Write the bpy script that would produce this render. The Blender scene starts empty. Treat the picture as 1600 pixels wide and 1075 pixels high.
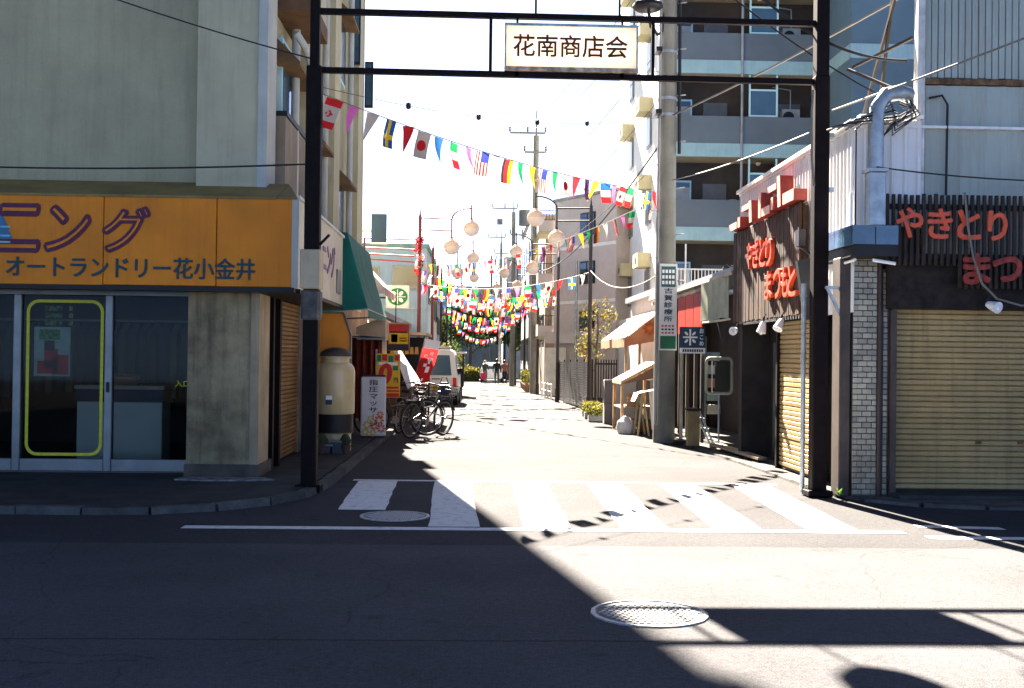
import bpy, bmesh, math, random
from mathutils import Vector, Matrix
random.seed(7)
sc = bpy.context.scene
COL = sc.collection
rad = math.radians

# ------------------------------------------------------------------ camera, sky, sun, exposure
F_PX = 1750.0
psi, tilt, roll = math.atan(55 / F_PX), math.atan(19.2 / F_PX), rad(0.7)
fw = Vector((math.sin(psi) * math.cos(tilt), math.cos(psi) * math.cos(tilt), math.sin(tilt)))
r0 = Vector((math.cos(psi), -math.sin(psi), 0)); u0 = r0.cross(fw)
rt = r0 * math.cos(roll) + u0 * math.sin(roll); up = u0 * math.cos(roll) - r0 * math.sin(roll)
cam = bpy.data.cameras.new('camera'); cam_ob = bpy.data.objects.new('camera', cam); COL.objects.link(cam_ob)
cam.sensor_width = 36; cam.lens = 36 * F_PX / 1600; cam.clip_end = 3000; cam.clip_start = .05
mw = Matrix.Identity(4)
for i in range(3):
    mw[i][0], mw[i][1], mw[i][2], mw[i][3] = rt[i], up[i], -fw[i], (0, 0, 1.5)[i]
cam_ob.matrix_world = mw
sc.camera = cam_ob

SUN = Vector((-.23, 1.21, 1.0)).normalized()
w = bpy.data.worlds.new('World'); sc.world = w; w.use_nodes = True
sky = w.node_tree.nodes.new('ShaderNodeTexSky'); sky.sky_type = 'NISHITA'; sky.sun_disc = False
sky.sun_elevation = math.asin(SUN.z); sky.sun_rotation = math.atan2(SUN.x, SUN.y)
sky.air_density = .16; sky.dust_density = .25; sky.ozone_density = 1.0
bg = w.node_tree.nodes['Background']; bg.inputs[1].default_value = .05
w.node_tree.links.new(sky.outputs[0], bg.inputs[0])
sl = bpy.data.lights.new('sun', 'SUN'); sl.energy = 5.0; sl.angle = rad(.53); sl.color = (1, .875, .73)
so = bpy.data.objects.new('sun', sl); COL.objects.link(so)
so.rotation_euler = (-SUN).to_track_quat('-Z', 'Y').to_euler(); so.location = SUN * 60
vs = sc.view_settings; vs.view_transform = 'Standard'; vs.look = 'None'; vs.gamma = 1.0; vs.exposure = 3.75
sc.render.film_transparent = False
try:
    sc.cycles.max_bounces = 8; sc.cycles.diffuse_bounces = 4; sc.cycles.transparent_max_bounces = 16
    sc.cycles.sample_clamp_indirect = 6
except Exception: pass

# ------------------------------------------------------------------ helpers
def gz(Y):
    "the street falls gently away from the crossing"
    return 0.0 if Y < 15 else -.0065 * (min(Y, 82) - 15)

class NT:
    def __init__(s, name):
        s.m = bpy.data.materials.new(name); s.m.use_nodes = True; s.t = s.m.node_tree
        s.b = s.t.nodes['Principled BSDF']; s.out = s.t.nodes['Material Output']
    def n(s, kind, **kw):
        x = s.t.nodes.new('ShaderNode' + kind)
        for k, v in kw.items():
            if k.startswith('i_'): x.inputs[k[2:].replace('_', ' ')].default_value = v
            else: setattr(x, k, v)
        return x
    def l(s, a, b): s.t.links.new(a, b)

def c4(c): return (c[0], c[1], c[2], 1)
MATS = {}
def M(name, col, rough=.7, metal=0, var=.15, scale=2.0, bump=0, bscale=60, spec=.3, col2=None, streak=0, rnd=0, trans=0, speck=0, grime=None):
    "procedural painted / concrete / cloth surface: blotches, vertical weather streaks, fine grain, relief"
    if name in MATS: return MATS[name]
    k = NT(name); geo = k.n('NewGeometry'); pos = geo.outputs['Position']
    col2 = col2 or tuple(max(0, v * (1 - 2.2 * var)) for v in col)
    nz = k.n('TexNoise', i_Scale=scale, i_Detail=6.0, i_Roughness=.62); k.l(pos, nz.inputs['Vector'])
    mr = k.n('MapRange', i_From_Min=.33, i_From_Max=.68); k.l(nz.outputs[0], mr.inputs['Value'])
    mx = k.n('Mix', data_type='RGBA'); mx.inputs['A'].default_value = c4(col); mx.inputs['B'].default_value = c4(col2)
    k.l(mr.outputs[0], mx.inputs['Factor']); cur = mx.outputs['Result']
    if streak:
        mp = k.n('Mapping'); mp.inputs['Scale'].default_value = (7, 7, .45); k.l(pos, mp.inputs['Vector'])
        n2 = k.n('TexNoise', i_Scale=1.6, i_Detail=5.0, i_Roughness=.7); k.l(mp.outputs[0], n2.inputs['Vector'])
        m2 = k.n('MapRange', i_From_Min=.48, i_From_Max=.75); k.l(n2.outputs[0], m2.inputs['Value'])
        mm = k.n('Math', operation='MULTIPLY'); mm.inputs[1].default_value = streak; k.l(m2.outputs[0], mm.inputs[0])
        x2 = k.n('Mix', data_type='RGBA'); x2.inputs['B'].default_value = c4(grime or (col[0] * .3, col[1] * .26, col[2] * .22))
        k.l(mm.outputs[0], x2.inputs['Factor']); k.l(cur, x2.inputs['A']); cur = x2.outputs['Result']
    if speck:
        n3 = k.n('TexNoise', i_Scale=170.0, i_Detail=2.0); k.l(pos, n3.inputs['Vector'])
        m3 = k.n('MapRange', i_From_Min=.3, i_From_Max=.7); m3.inputs['To Min'].default_value = 1 - speck; m3.inputs['To Max'].default_value = 1 + speck
        k.l(n3.outputs[0], m3.inputs['Value'])
        x3 = k.n('VectorMath', operation='SCALE'); k.l(cur, x3.inputs[0]); k.l(m3.outputs[0], x3.inputs['Scale']); cur = x3.outputs[0]
    if rnd:
        oi = k.n('ObjectInfo'); m4 = k.n('MapRange'); m4.inputs['To Min'].default_value = 1 - rnd; m4.inputs['To Max'].default_value = 1 + rnd * .6
        k.l(oi.outputs['Random'], m4.inputs['Value'])
        x4 = k.n('VectorMath', operation='SCALE'); k.l(cur, x4.inputs[0]); k.l(m4.outputs[0], x4.inputs['Scale']); cur = x4.outputs[0]
    k.l(cur, k.b.inputs['Base Color'])
    k.b.inputs['Roughness'].default_value = rough; k.b.inputs['Metallic'].default_value = metal
    k.b.inputs['Specular IOR Level'].default_value = spec
    if bump:
        nb = k.n('TexNoise', i_Scale=bscale, i_Detail=4.0, i_Roughness=.6); k.l(pos, nb.inputs['Vector'])
        bp = k.n('Bump', i_Strength=bump, i_Distance=.01); k.l(nb.outputs[0], bp.inputs['Height']); k.l(bp.outputs[0], k.b.inputs['Normal'])
    if trans:
        tr = k.n('BsdfTranslucent'); k.l(cur, tr.inputs[0]); ms = k.n('MixShader'); ms.inputs[0].default_value = trans
        k.l(k.b.outputs[0], ms.inputs[1]); k.l(tr.outputs[0], ms.inputs[2]); k.l(ms.outputs[0], k.out.inputs[0])
    MATS[name] = k.m
    return k.m

def glass(name, tint=(.75, .8, .8), refl=1.0):
    if name in MATS: return MATS[name]
    k = NT(name); k.t.nodes.remove(k.b)
    tr = k.n('BsdfTransparent'); tr.inputs[0].default_value = c4(tint)
    gl = k.n('BsdfGlossy'); gl.inputs['Roughness'].default_value = .03; gl.inputs[0].default_value = (refl, refl, refl, 1)
    fr = k.n('Fresnel'); fr.inputs[0].default_value = 1.5
    ms = k.n('MixShader'); k.l(fr.outputs[0], ms.inputs[0]); k.l(tr.outputs[0], ms.inputs[1]); k.l(gl.outputs[0], ms.inputs[2]); k.l(ms.outputs[0], k.out.inputs[0])
    MATS[name] = k.m
    return k.m

ORG = {}
def tag(o, label=None, cat=None, group=None, kind=None):
    if label: o['label'] = label
    if cat: o['category'] = cat
    if group: o['group'] = group
    if kind: o['kind'] = kind
    return o
def thing(name, label, cat, loc=(0, 0, 0), group=None, rz=0, kind=None):
    o = bpy.data.objects.new(name, None); COL.objects.link(o); o.location = loc; o.rotation_euler = (0, 0, rz)
    o.empty_display_size = .2
    ORG[o] = Vector(loc)
    return tag(o, label, cat, group, kind)
def link(name, me, parent=None, loc=(0, 0, 0), rot=(0, 0, 0)):
    o = bpy.data.objects.new(name, me); COL.objects.link(o); o.location = loc; o.rotation_euler = rot
    if parent: o.parent = parent
    ORG[o] = ORG.get(parent, Vector((0, 0, 0))) + Vector(loc)
    return o

class MB:
    def __init__(s): s.v = []; s.f = []; s.mi = []
    def add(s, vs, fs, m=0):
        b = len(s.v); s.v += [tuple(q) for q in vs]; s.f += [tuple(b + i for i in f) for f in fs]; s.mi += [m] * len(fs); return s
    def box(s, x0, x1, y0, y1, z0, z1, m=0, bev=0):
        if bev:
            return s._bev((x0, x1, y0, y1, z0, z1), bev, m)
        return s.add([(x0, y0, z0), (x1, y0, z0), (x1, y1, z0), (x0, y1, z0), (x0, y0, z1), (x1, y0, z1), (x1, y1, z1), (x0, y1, z1)],
                     [(0, 3, 2, 1), (4, 5, 6, 7), (0, 1, 5, 4), (1, 2, 6, 5), (2, 3, 7, 6), (3, 0, 4, 7)], m)
    def _bev(s, e, b, m):
        bm = bmesh.new(); bmesh.ops.create_cube(bm, size=1)
        for q in bm.verts:
            q.co = Vector((e[0] if q.co.x < 0 else e[1], e[2] if q.co.y < 0 else e[3], e[4] if q.co.z < 0 else e[5]))
        bmesh.ops.bevel(bm, geom=list(bm.edges), offset=b, segments=1, affect='EDGES')
        bm.verts.index_update(); s.add([q.co for q in bm.verts], [[q.index for q in f.verts] for f in bm.faces], m); bm.free(); return s
    def obox(s, c, size, R, m=0):
        "box of full size about c turned by the matrix R"
        hx, hy, hz = size[0] / 2, size[1] / 2, size[2] / 2; c = Vector(c)
        p = [c + R @ Vector(q) for q in ((-hx, -hy, -hz), (hx, -hy, -hz), (hx, hy, -hz), (-hx, hy, -hz), (-hx, -hy, hz), (hx, -hy, hz), (hx, hy, hz), (-hx, hy, hz))]
        return s.add(p, [(0, 3, 2, 1), (4, 5, 6, 7), (0, 1, 5, 4), (1, 2, 6, 5), (2, 3, 7, 6), (3, 0, 4, 7)], m)
    def bar(s, a, b, wd, ht, m=0):
        a, b = Vector(a), Vector(b); d = b - a; L = d.length; R = d.to_track_quat('X', 'Z').to_matrix()
        return s.obox((a + b) / 2, (L, wd, ht), R, m)
    def tube(s, pts, r, n=8, m=0, r1=None, cap=True, closed=False):
        pts = [Vector(p) for p in pts]; N = len(pts); vs = []; fs = []
        prev = None
        for i, p in enumerate(pts):
            if closed: d = pts[(i + 1) % N] - pts[i - 1]
            else: d = pts[min(i + 1, N - 1)] - pts[max(i - 1, 0)]
            d.normalize()
            if prev is None:
                a = d.orthogonal().normalized()
            else:
                a = (prev - d * prev.dot(d)); a = a.normalized() if a.length > 1e-6 else d.orthogonal().normalized()
            prev = a; b = d.cross(a); rr = r if r1 is None else r + (r1 - r) * i / (N - 1)
            for k in range(n):
                t = 2 * math.pi * k / n; vs.append(p + (a * math.cos(t) + b * math.sin(t)) * rr)
        R = N if closed else N - 1
        for i in range(R):
            j = (i + 1) % N
            for k in range(n): fs.append((i * n + k, i * n + (k + 1) % n, j * n + (k + 1) % n, j * n + k))
        if cap and not closed: fs += [tuple(range(n - 1, -1, -1)), tuple((N - 1) * n + k for k in range(n))]
        return s.add(vs, fs, m)
    def cyl(s, a, b, r, r1=None, n=14, m=0): return s.tube([a, b], r, n, m, r1)
    def lathe(s, prof, c, n=20, m=0):
        vs = []; fs = []; c = Vector(c); N = len(prof)
        for r, z in prof:
            for k in range(n):
                t = 2 * math.pi * k / n; vs.append(c + Vector((r * math.cos(t), r * math.sin(t), z)))
        for i in range(N - 1):
            for k in range(n): fs.append((i * n + k, i * n + (k + 1) % n, (i + 1) * n + (k + 1) % n, (i + 1) * n + k))
        fs += [tuple(range(n - 1, -1, -1)), tuple((N - 1) * n + k for k in range(n))]
        return s.add(vs, fs, m)
    def ext(s, pts, vec, m=0):
        "polygon extruded along vec"
        pts = [Vector(p) for p in pts]; v = Vector(vec); n = len(pts)
        return s.add(pts + [p + v for p in pts], [tuple(range(n - 1, -1, -1)), tuple(range(n, 2 * n))] + [(i, (i + 1) % n, n + (i + 1) % n, n + i) for i in range(n)], m)
    def quad(s, a, b, c, d, m=0): return s.add([a, b, c, d], [(0, 1, 2, 3)], m)
    def mesh(s, name, mats, off=Vector((0, 0, 0)), smooth=False):
        me = bpy.data.meshes.new(name); me.from_pydata([tuple(Vector(q) - off) for q in s.v], [], s.f)
        for mt in (mats if isinstance(mats, (list, tuple)) else [mats]): me.materials.append(mt)
        me.polygons.foreach_set('material_index', s.mi)
        bm = bmesh.new(); bm.from_mesh(me); bmesh.ops.recalc_face_normals(bm, faces=bm.faces); bm.to_mesh(me); bm.free()
        if smooth:
            me.polygons.foreach_set('use_smooth', [True] * len(me.polygons)); me.set_sharp_from_angle(angle=rad(38))
        me.update(); return me
    def build(s, name, mats, parent=None, smooth=False, local=False):
        off = Vector((0, 0, 0)) if local or parent is None else ORG[parent]
        return link(name, s.mesh(name, mats, off, smooth), parent)

def box(name, e, mat, parent=None, bev=0):
    return MB().box(*e, bev=bev).build(name, mat, parent)

TXT = {}
def text(name, body, c, right, upv, wd, ht, mat, parent, depth=.004, bold=0.0, lead=1.2, local=False):
    "lettering as thin solid geometry: fitted to wd x ht, centred on c, facing right x up"
    key = (body, bold, lead)
    if key not in TXT:
        cu = bpy.data.curves.new('lettering', 'FONT'); cu.body = body; cu.size = 1; cu.align_x = 'CENTER'; cu.offset = min(bold, 0); cu.extrude = .5
        cu.space_line = lead; cu.resolution_u = 3
        ob = bpy.data.objects.new('lettering', cu); COL.objects.link(ob); dg = bpy.context.evaluated_depsgraph_get()
        me = bpy.data.meshes.new_from_object(ob.evaluated_get(dg)); V = [q.co.copy() for q in me.vertices]; P = [tuple(p.vertices) for p in me.polygons]
        bpy.data.objects.remove(ob); bpy.data.curves.remove(cu); bpy.data.meshes.remove(me)
        xs = [q.x for q in V]; ys = [q.y for q in V]; TXT[key] = (V, P, min(xs), max(xs), min(ys), max(ys))
    V, P, x0, x1, y0, y1 = TXT[key]
    R, U, c = Vector(right).normalized(), Vector(upv).normalized(), Vector(c); N = R.cross(U)
    sx, sy = wd / (x1 - x0), ht / (y1 - y0); mb = MB()
    sh = [(0, 0)] if bold <= 0 else [(bold * math.cos(a), bold * math.sin(a)) for a in [math.pi * i / 4 for i in range(8)]] + [(0, 0)]
    for i, (dx, dy) in enumerate(sh):
        mb.add([c + R * ((q.x - (x0 + x1) / 2 + dx) * sx) + U * ((q.y - (y0 + y1) / 2 + dy) * sy) + N * (q.z * (depth + i * .0006)) for q in V], P)
    off = Vector((0, 0, 0)) if local else ORG[parent]
    me = bpy.data.meshes.new(name); me.from_pydata([tuple(Vector(q) - off) for q in mb.v], [], mb.f); me.materials.append(mat)
    return link(name, me, parent)
XP, YP, ZP = Vector((1, 0, 0)), Vector((0, 1, 0)), Vector((0, 0, 1))

def copy_tree(o, parent=None):
    c = o.copy(); COL.objects.link(c); c.parent = parent
    for ch in [q for q in o.children]: copy_tree(ch, c)
    return c

def sag(a, b, drop, n=18):
    a, b = Vector(a), Vector(b)
    return [a.lerp(b, i / n) - Vector((0, 0, drop * 4 * (i / n) * (1 - i / n))) for i in range(n + 1)]

# ------------------------------------------------------------------ materials
def asphalt():
    k = NT('asphalt'); pos = k.n('NewGeometry').outputs['Position']
    a = k.n('TexNoise', i_Scale=.55, i_Detail=7.0, i_Roughness=.65); k.l(pos, a.inputs['Vector'])
    b = k.n('TexNoise', i_Scale=95.0, i_Detail=3.0, i_Roughness=.7); k.l(pos, b.inputs['Vector'])
    c = k.n('TexVoronoi', i_Scale=130.0); k.l(pos, c.inputs['Vector'])
    ra = k.n('MapRange', i_From_Min=.3, i_From_Max=.7); ra.inputs['To Min'].default_value = .78; ra.inputs['To Max'].default_value = 1.18; k.l(a.outputs[0], ra.inputs['Value'])
    rb = k.n('MapRange', i_From_Min=.25, i_From_Max=.75); rb.inputs['To Min'].default_value = .45; rb.inputs['To Max'].default_value = 1.55; k.l(b.outputs[0], rb.inputs['Value'])
    # a few long cracks
    wv = k.n('TexNoise', i_Scale=.8, i_Detail=5.0); k.l(pos, wv.inputs['Vector'])
    ad = k.n('VectorMath', operation='MULTIPLY_ADD'); k.l(wv.outputs['Color'], ad.inputs[0]); ad.inputs[1].default_value = (.9, .9, 0); k.l(pos, ad.inputs[2])
    vc = k.n('TexVoronoi', feature='DISTANCE_TO_EDGE', i_Scale=.26); k.l(ad.outputs[0], vc.inputs['Vector'])
    rc = k.n('MapRange', i_From_Min=.0, i_From_Max=.002); rc.inputs['To Min'].default_value = .72; k.l(vc.outputs['Distance'], rc.inputs['Value'])
    m1 = k.n('Math', operation='MULTIPLY'); k.l(ra.outputs[0], m1.inputs[0]); k.l(rb.outputs[0], m1.inputs[1])
    m2 = k.n('Math', operation='MULTIPLY'); k.l(m1.outputs[0], m2.inputs[0]); k.l(rc.outputs[0], m2.inputs[1])
    sx = k.n('SeparateXYZ'); k.l(ad.outputs[0], sx.inputs[0]); sp = k.n('SeparateXYZ'); k.l(pos, sp.inputs[0])
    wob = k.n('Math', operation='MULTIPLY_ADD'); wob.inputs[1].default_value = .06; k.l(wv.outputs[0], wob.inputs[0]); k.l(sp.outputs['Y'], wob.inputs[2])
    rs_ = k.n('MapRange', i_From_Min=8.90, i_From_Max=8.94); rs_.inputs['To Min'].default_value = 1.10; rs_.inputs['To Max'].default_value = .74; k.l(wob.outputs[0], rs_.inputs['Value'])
    st_ = k.n('TexNoise', i_Scale=2.3, i_Detail=6.0, i_Roughness=.7); k.l(ad.outputs[0], st_.inputs['Vector'])
    rst = k.n('MapRange', i_From_Min=.60, i_From_Max=.72); rst.inputs['To Min'].default_value = 1.0; rst.inputs['To Max'].default_value = .62; k.l(st_.outputs[0], rst.inputs['Value'])
    lt_ = k.n('TexNoise', i_Scale=5.5, i_Detail=8.0, i_Roughness=.75); k.l(ad.outputs[0], lt_.inputs['Vector'])
    rlt = k.n('MapRange', i_From_Min=.64, i_From_Max=.78); rlt.inputs['To Min'].default_value = 1.0; rlt.inputs['To Max'].default_value = 1.9; k.l(lt_.outputs[0], rlt.inputs['Value'])
    g2 = k.n('TexNoise', i_Scale=24.0, i_Detail=4.0, i_Roughness=.8); k.l(pos, g2.inputs['Vector'])
    rg2 = k.n('MapRange', i_From_Min=.3, i_From_Max=.7); rg2.inputs['To Min'].default_value = .72; rg2.inputs['To Max'].default_value = 1.28; k.l(g2.outputs[0], rg2.inputs['Value'])
    ds = k.n('Math', operation='SUBTRACT'); ds.inputs[1].default_value = 5.95; k.l(wob.outputs[0], ds.inputs[0]); da = k.n('Math', operation='ABSOLUTE'); k.l(ds.outputs[0], da.inputs[0])
    sm = k.n('MapRange', i_From_Min=.006, i_From_Max=.016); sm.inputs['To Min'].default_value = .5; k.l(da.outputs[0], sm.inputs['Value'])
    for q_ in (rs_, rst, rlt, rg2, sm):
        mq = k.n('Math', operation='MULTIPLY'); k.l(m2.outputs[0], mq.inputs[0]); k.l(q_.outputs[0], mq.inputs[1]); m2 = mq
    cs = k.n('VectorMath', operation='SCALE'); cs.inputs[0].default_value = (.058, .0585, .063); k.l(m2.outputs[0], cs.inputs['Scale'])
    k.l(cs.outputs[0], k.b.inputs['Base Color']); k.b.inputs['Roughness'].default_value = .95; k.b.inputs['Specular IOR Level'].default_value = .08
    bp = k.n('Bump', i_Strength=.5, i_Distance=.006); k.l(c.outputs['Distance'], bp.inputs['Height']); k.l(bp.outputs[0], k.b.inputs['Normal'])
    return k.m
def paint():
    k = NT('road_paint'); pos = k.n('NewGeometry').outputs['Position']
    a = k.n('TexNoise', i_Scale=9.0, i_Detail=8.0, i_Roughness=.75); k.l(pos, a.inputs['Vector'])
    r = k.n('MapRange', i_From_Min=.50, i_From_Max=.66); k.l(a.outputs[0], r.inputs['Value'])
    b = k.n('TexNoise', i_Scale=120.0, i_Detail=2.0); k.l(pos, b.inputs['Vector'])
    r2 = k.n('MapRange', i_From_Min=.3, i_From_Max=.7); r2.inputs['To Min'].default_value = .2; r2.inputs['To Max'].default_value = .8; k.l(b.outputs[0], r2.inputs['Value'])
    mm = k.n('Math', operation='MULTIPLY'); k.l(r.outputs[0], mm.inputs[0]); k.l(r2.outputs[0], mm.inputs[1])
    x = k.n('Mix', data_type='RGBA'); x.inputs['A'].default_value = (.60, .61, .60, 1); x.inputs['B'].default_value = (.09, .09, .09, 1); k.l(mm.outputs[0], x.inputs['Factor'])
    k.l(x.outputs['Result'], k.b.inputs['Base Color']); k.b.inputs['Roughness'].default_value = .8; k.b.inputs['Specular IOR Level'].default_value = .15
    return k.m
ASPH, PAINT = asphalt(), paint()
conc = M('concrete_grey', (.37, .34, .205), .9, var=.12, scale=.9, bump=.25, bscale=45, streak=.22, speck=.12)
conc_pale = M('concrete_pale', (.46, .425, .275), .9, var=.1, scale=1.1, bump=.2, streak=.25, speck=.1)
conc_brown = M('concrete_brown', (.27, .225, .165), .9, var=.2, scale=1.7, bump=.2, streak=.5)
conc_trim = M('pale_trim', (.44, .45, .40), .8, var=.08, streak=.3)
pave = M('pavement_slab', (.06, .06, .056), .95, var=.2, scale=3, bump=.4, bscale=80, spec=.1, speck=.25)
kerbm = M('kerb_concrete', (.11, .108, .10), .95, var=.22, scale=6, bump=.4, bscale=70, spec=.1, rnd=.2, speck=.2)
orange = M('orange_sheet', (.74, .225, .006), .55, var=.13, scale=1.2, streak=.25, speck=.06, spec=.25)
olive = M('olive_sheet', (.26, .175, .05), .7, var=.2, streak=.3)
cream = M('cream_sheet', (.60, .54, .40), .6, var=.12, streak=.35)
black = M('black_paint', (.012, .011, .012), .55, var=.2)
darkbrown = M('dark_brown_steel', (.009, .0042, .0038), .6, var=.3, scale=9, spec=.1)
alu = M('aluminium', (.20, .21, .205), .38, metal=.6, var=.12, scale=5)
white = M('white_paint', (.78, .77, .74), .6, var=.06, streak=.15)
purple = M('purple_letters', (.11, .018, .05), .6, var=.2, scale=20)
teal_ink = M('dark_teal_letters', (.012, .06, .075), .6, var=.2, scale=20)
yellow_tape = M('yellow_tape', (.62, .58, .03), .5, var=.12, scale=20)
shopglass = glass('shop_glass', (.80, .82, .80), .10)
winglass = M('window_glass', (.03, .045, .055), .06, var=.3, scale=.8, spec=.9)
blueglass = M('blue_window_glass', (.045, .10, .145), .12, var=.15, scale=.8, spec=.6)
beigeshut = M('beige_shutter', (.40, .275, .105), .5, var=.14, scale=1.6, streak=.6, rnd=.09, spec=.35, grime=(.12, .07, .03))
brownshut = M('brown_shutter', (.30, .16, .055), .55, var=.2, streak=.3, rnd=.08)
wood_dark = M('dark_board', (.080, .036, .016), .75, var=.35, scale=5, streak=.4, rnd=.3)
wood_slat = M('black_brown_slat', (.030, .017, .012), .7, var=.3, scale=6, rnd=.3)
redletter = M('red_letters', (.62, .075, .018), .5, var=.12, scale=9, spec=.4)
tile = M('cream_tile', (.36, .32, .225), .35, var=.25, scale=3, rnd=.3, spec=.5, streak=.4)
grout = M('grout', (.09, .085, .075), .95, var=.2)
corr_white = M('white_corrugated', (.70, .69, .68), .55, var=.07, scale=1.2, streak=.25, spec=.3)
corr_grey = M('grey_blue_corrugated', (.33, .37, .33), .55, var=.09, scale=1.2, streak=.35, spec=.3, grime=(.2, .13, .08))
rust = M('rusty_steel', (.21, .12, .06), .85, var=.35, scale=14, bump=.3)
galv = M('galvanised', (.36, .40, .42), .4, metal=.5, var=.2, scale=6)
conc_pole = M('pole_concrete', (.20, .20, .17), .9, var=.15, scale=2, bump=.2, streak=.3)
wire_m = M('cable_black', (.016, .016, .018), .6)
wire_pale = M('cable_pale', (.17, .155, .135), .6)
apt_parapet = M('apartment_parapet', (.125, .155, .185), .85, var=.1, scale=.6, speck=.08)
apt_band = M('apartment_band', (.30, .46, .50), .8, var=.08, streak=.2)
apt_white = M('apartment_white', (.72, .71, .69), .85, var=.05, streak=.12)
apt_blue = M('apartment_blue_wall', (.11, .175, .225), .9, var=.1, scale=.5, speck=.06)
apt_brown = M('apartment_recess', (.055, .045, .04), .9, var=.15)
apt_sof = M('apartment_soffit', (.42, .36, .27), .9, var=.1)
cyanframe = M('pale_cyan_frame', (.45, .68, .72), .5, var=.05)
red_brown = M('red_brown_paint', (.16, .03, .025), .5, var=.15)
globe_m = M('frosted_globe', (.80, .74, .68), .4, var=.04, trans=.5, spec=.5)
canvas = M('pale_canvas', (.58, .62, .50), .8, var=.15, scale=4, trans=.3)
tealc = M('teal_canvas', (.008, .17, .135), .6, var=.1, scale=3, trans=.35)
steel_dark = M('black_steel', (.015, .015, .018), .4, metal=.3)
rubber = M('rubber', (.014, .014, .014), .8)
chrome = M('chrome', (.16, .16, .17), .3, metal=1, var=.05)
ink = M('black_ink', (.015, .013, .016), .6)
redp = M('red_print', (.55, .025, .02), .6, var=.1, scale=8)
yelp = M('yellow_print', (.75, .42, .015), .6, var=.1, scale=8)
whitep = M('white_print', (.76, .76, .74), .6, var=.04)
greenp = M('green_print', (.015, .17, .06), .6, var=.1)
navy = M('navy_print', (.018, .05, .095), .5, var=.15)

# ------------------------------------------------------------------ ground, kerbs, painted lines
ys = [-30, 0, 4, 8, 12, 15, 20, 30, 45, 60, 82, 140, 700]
mb = MB()
for i, y in enumerate(ys):
    mb.v += [(-400, y, gz(y)), (-12, y, gz(y)), (0, y, gz(y)), (12, y, gz(y)), (400, y, gz(y))]
for i in range(len(ys) - 1):
    for k in range(4): mb.f.append((i * 5 + k, i * 5 + k + 1, i * 5 + k + 6, i * 5 + k + 5)); mb.mi.append(0)
tag(mb.build('road', ASPH), kind='structure')

# left pavement behind a rounded kerb
KERB = [(-12, 10.45), (-4.2, 10.45), (-3.4, 10.42), (-2.9, 10.5), (-2.5, 10.7), (-2.15, 11.0), (-1.9, 11.4), (-1.75, 11.9), (-1.69, 12.6), (-1.67, 14.5), (-1.67, 17), (-1.67, 20), (-1.67, 24)]
mb = MB(); inner = [(-16, 24), (-16, 10.45)]
pts = [(x - (.10 if y > 11.5 else .04), y + (.0 if y > 11.5 else .1)) for x, y in KERB]
mb.ext([(x, y, -.05) for x, y in pts] + [(-12.2, 24, -.05)], (0, 0, .125))
sw = tag(mb.build('pavement', pave), kind='structure')
def kerb_run(path, step, parent, wd=.13, top=.07):
    P = [Vector((x, y, 0)) for x, y in path]; L = [0]
    for a, b in zip(P, P[1:]): L.append(L[-1] + (b - a).length)
    def at(s):
        s = max(0, min(L[-1] - 1e-4, s))
        for i in range(len(P) - 1):
            if s <= L[i + 1]: return P[i].lerp(P[i + 1], (s - L[i]) / (L[i + 1] - L[i]))
    s = 0
    while s < L[-1] - .2:
        a, b = at(s + .006), at(min(s + step, L[-1]) - .006); d = (b - a); n = Vector((-d.y, d.x, 0)).normalized(); j = random.uniform(-.006, .006)
        q = [a + n * wd / 2, b + n * wd / 2, b - n * wd / 2, a - n * wd / 2]
        z0 = gz(a.y) - .06; m = MB(); lean = n * .015
        m.add([p + Vector((0, 0, z0)) for p in q] + [p + Vector((0, 0, gz(a.y) + top + j)) + (lean if i > 1 else Vector((0, 0, 0))) for i, p in enumerate(q)],
              [(0, 3, 2, 1), (4, 5, 6, 7), (0, 1, 5, 4), (1, 2, 6, 5), (2, 3, 7, 6), (3, 0, 4, 7)])
        m.build('kerb_stone', kerbm, parent); s += step
kl = tag(thing('kerb', None, None, (-3, 10.4, 0)), kind='structure'); kerb_run(KERB, .6, kl)

# right edge: flat gutter stones that follow the shop fronts and turn at the corner
RK = [(3.1, 40), (3.28, 32), (3.55, 24), (3.78, 19), (3.92, 15), (3.98, 12.6), (4.15, 11.9), (4.5, 11.5), (5.2, 11.3), (8, 11.3)]
kr = tag(thing('kerb', None, None, (3.9, 13, 0)), kind='structure'); kerb_run(RK, .6, kr, .22, .035)
mb = MB(); rp = [(x + .12, y) for x, y in RK[:7]] + [(x + .03, y + .12) for x, y in RK[7:]]
for a, b in zip(rp, rp[1:]):
    mb.quad((a[0], a[1], gz(a[1]) + .03), (b[0], b[1], gz(b[1]) + .03), (max(b[0], 9), max(b[1], 11.42), gz(b[1]) + .03), (max(a[0], 9), max(a[1], 11.42), gz(a[1]) + .03))
tag(mb.build('pavement', M('pavement_right', (.14, .135, .125), .95, var=.25, scale=4, bump=.4, spec=.08, speck=.2)), kind='structure')

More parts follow.
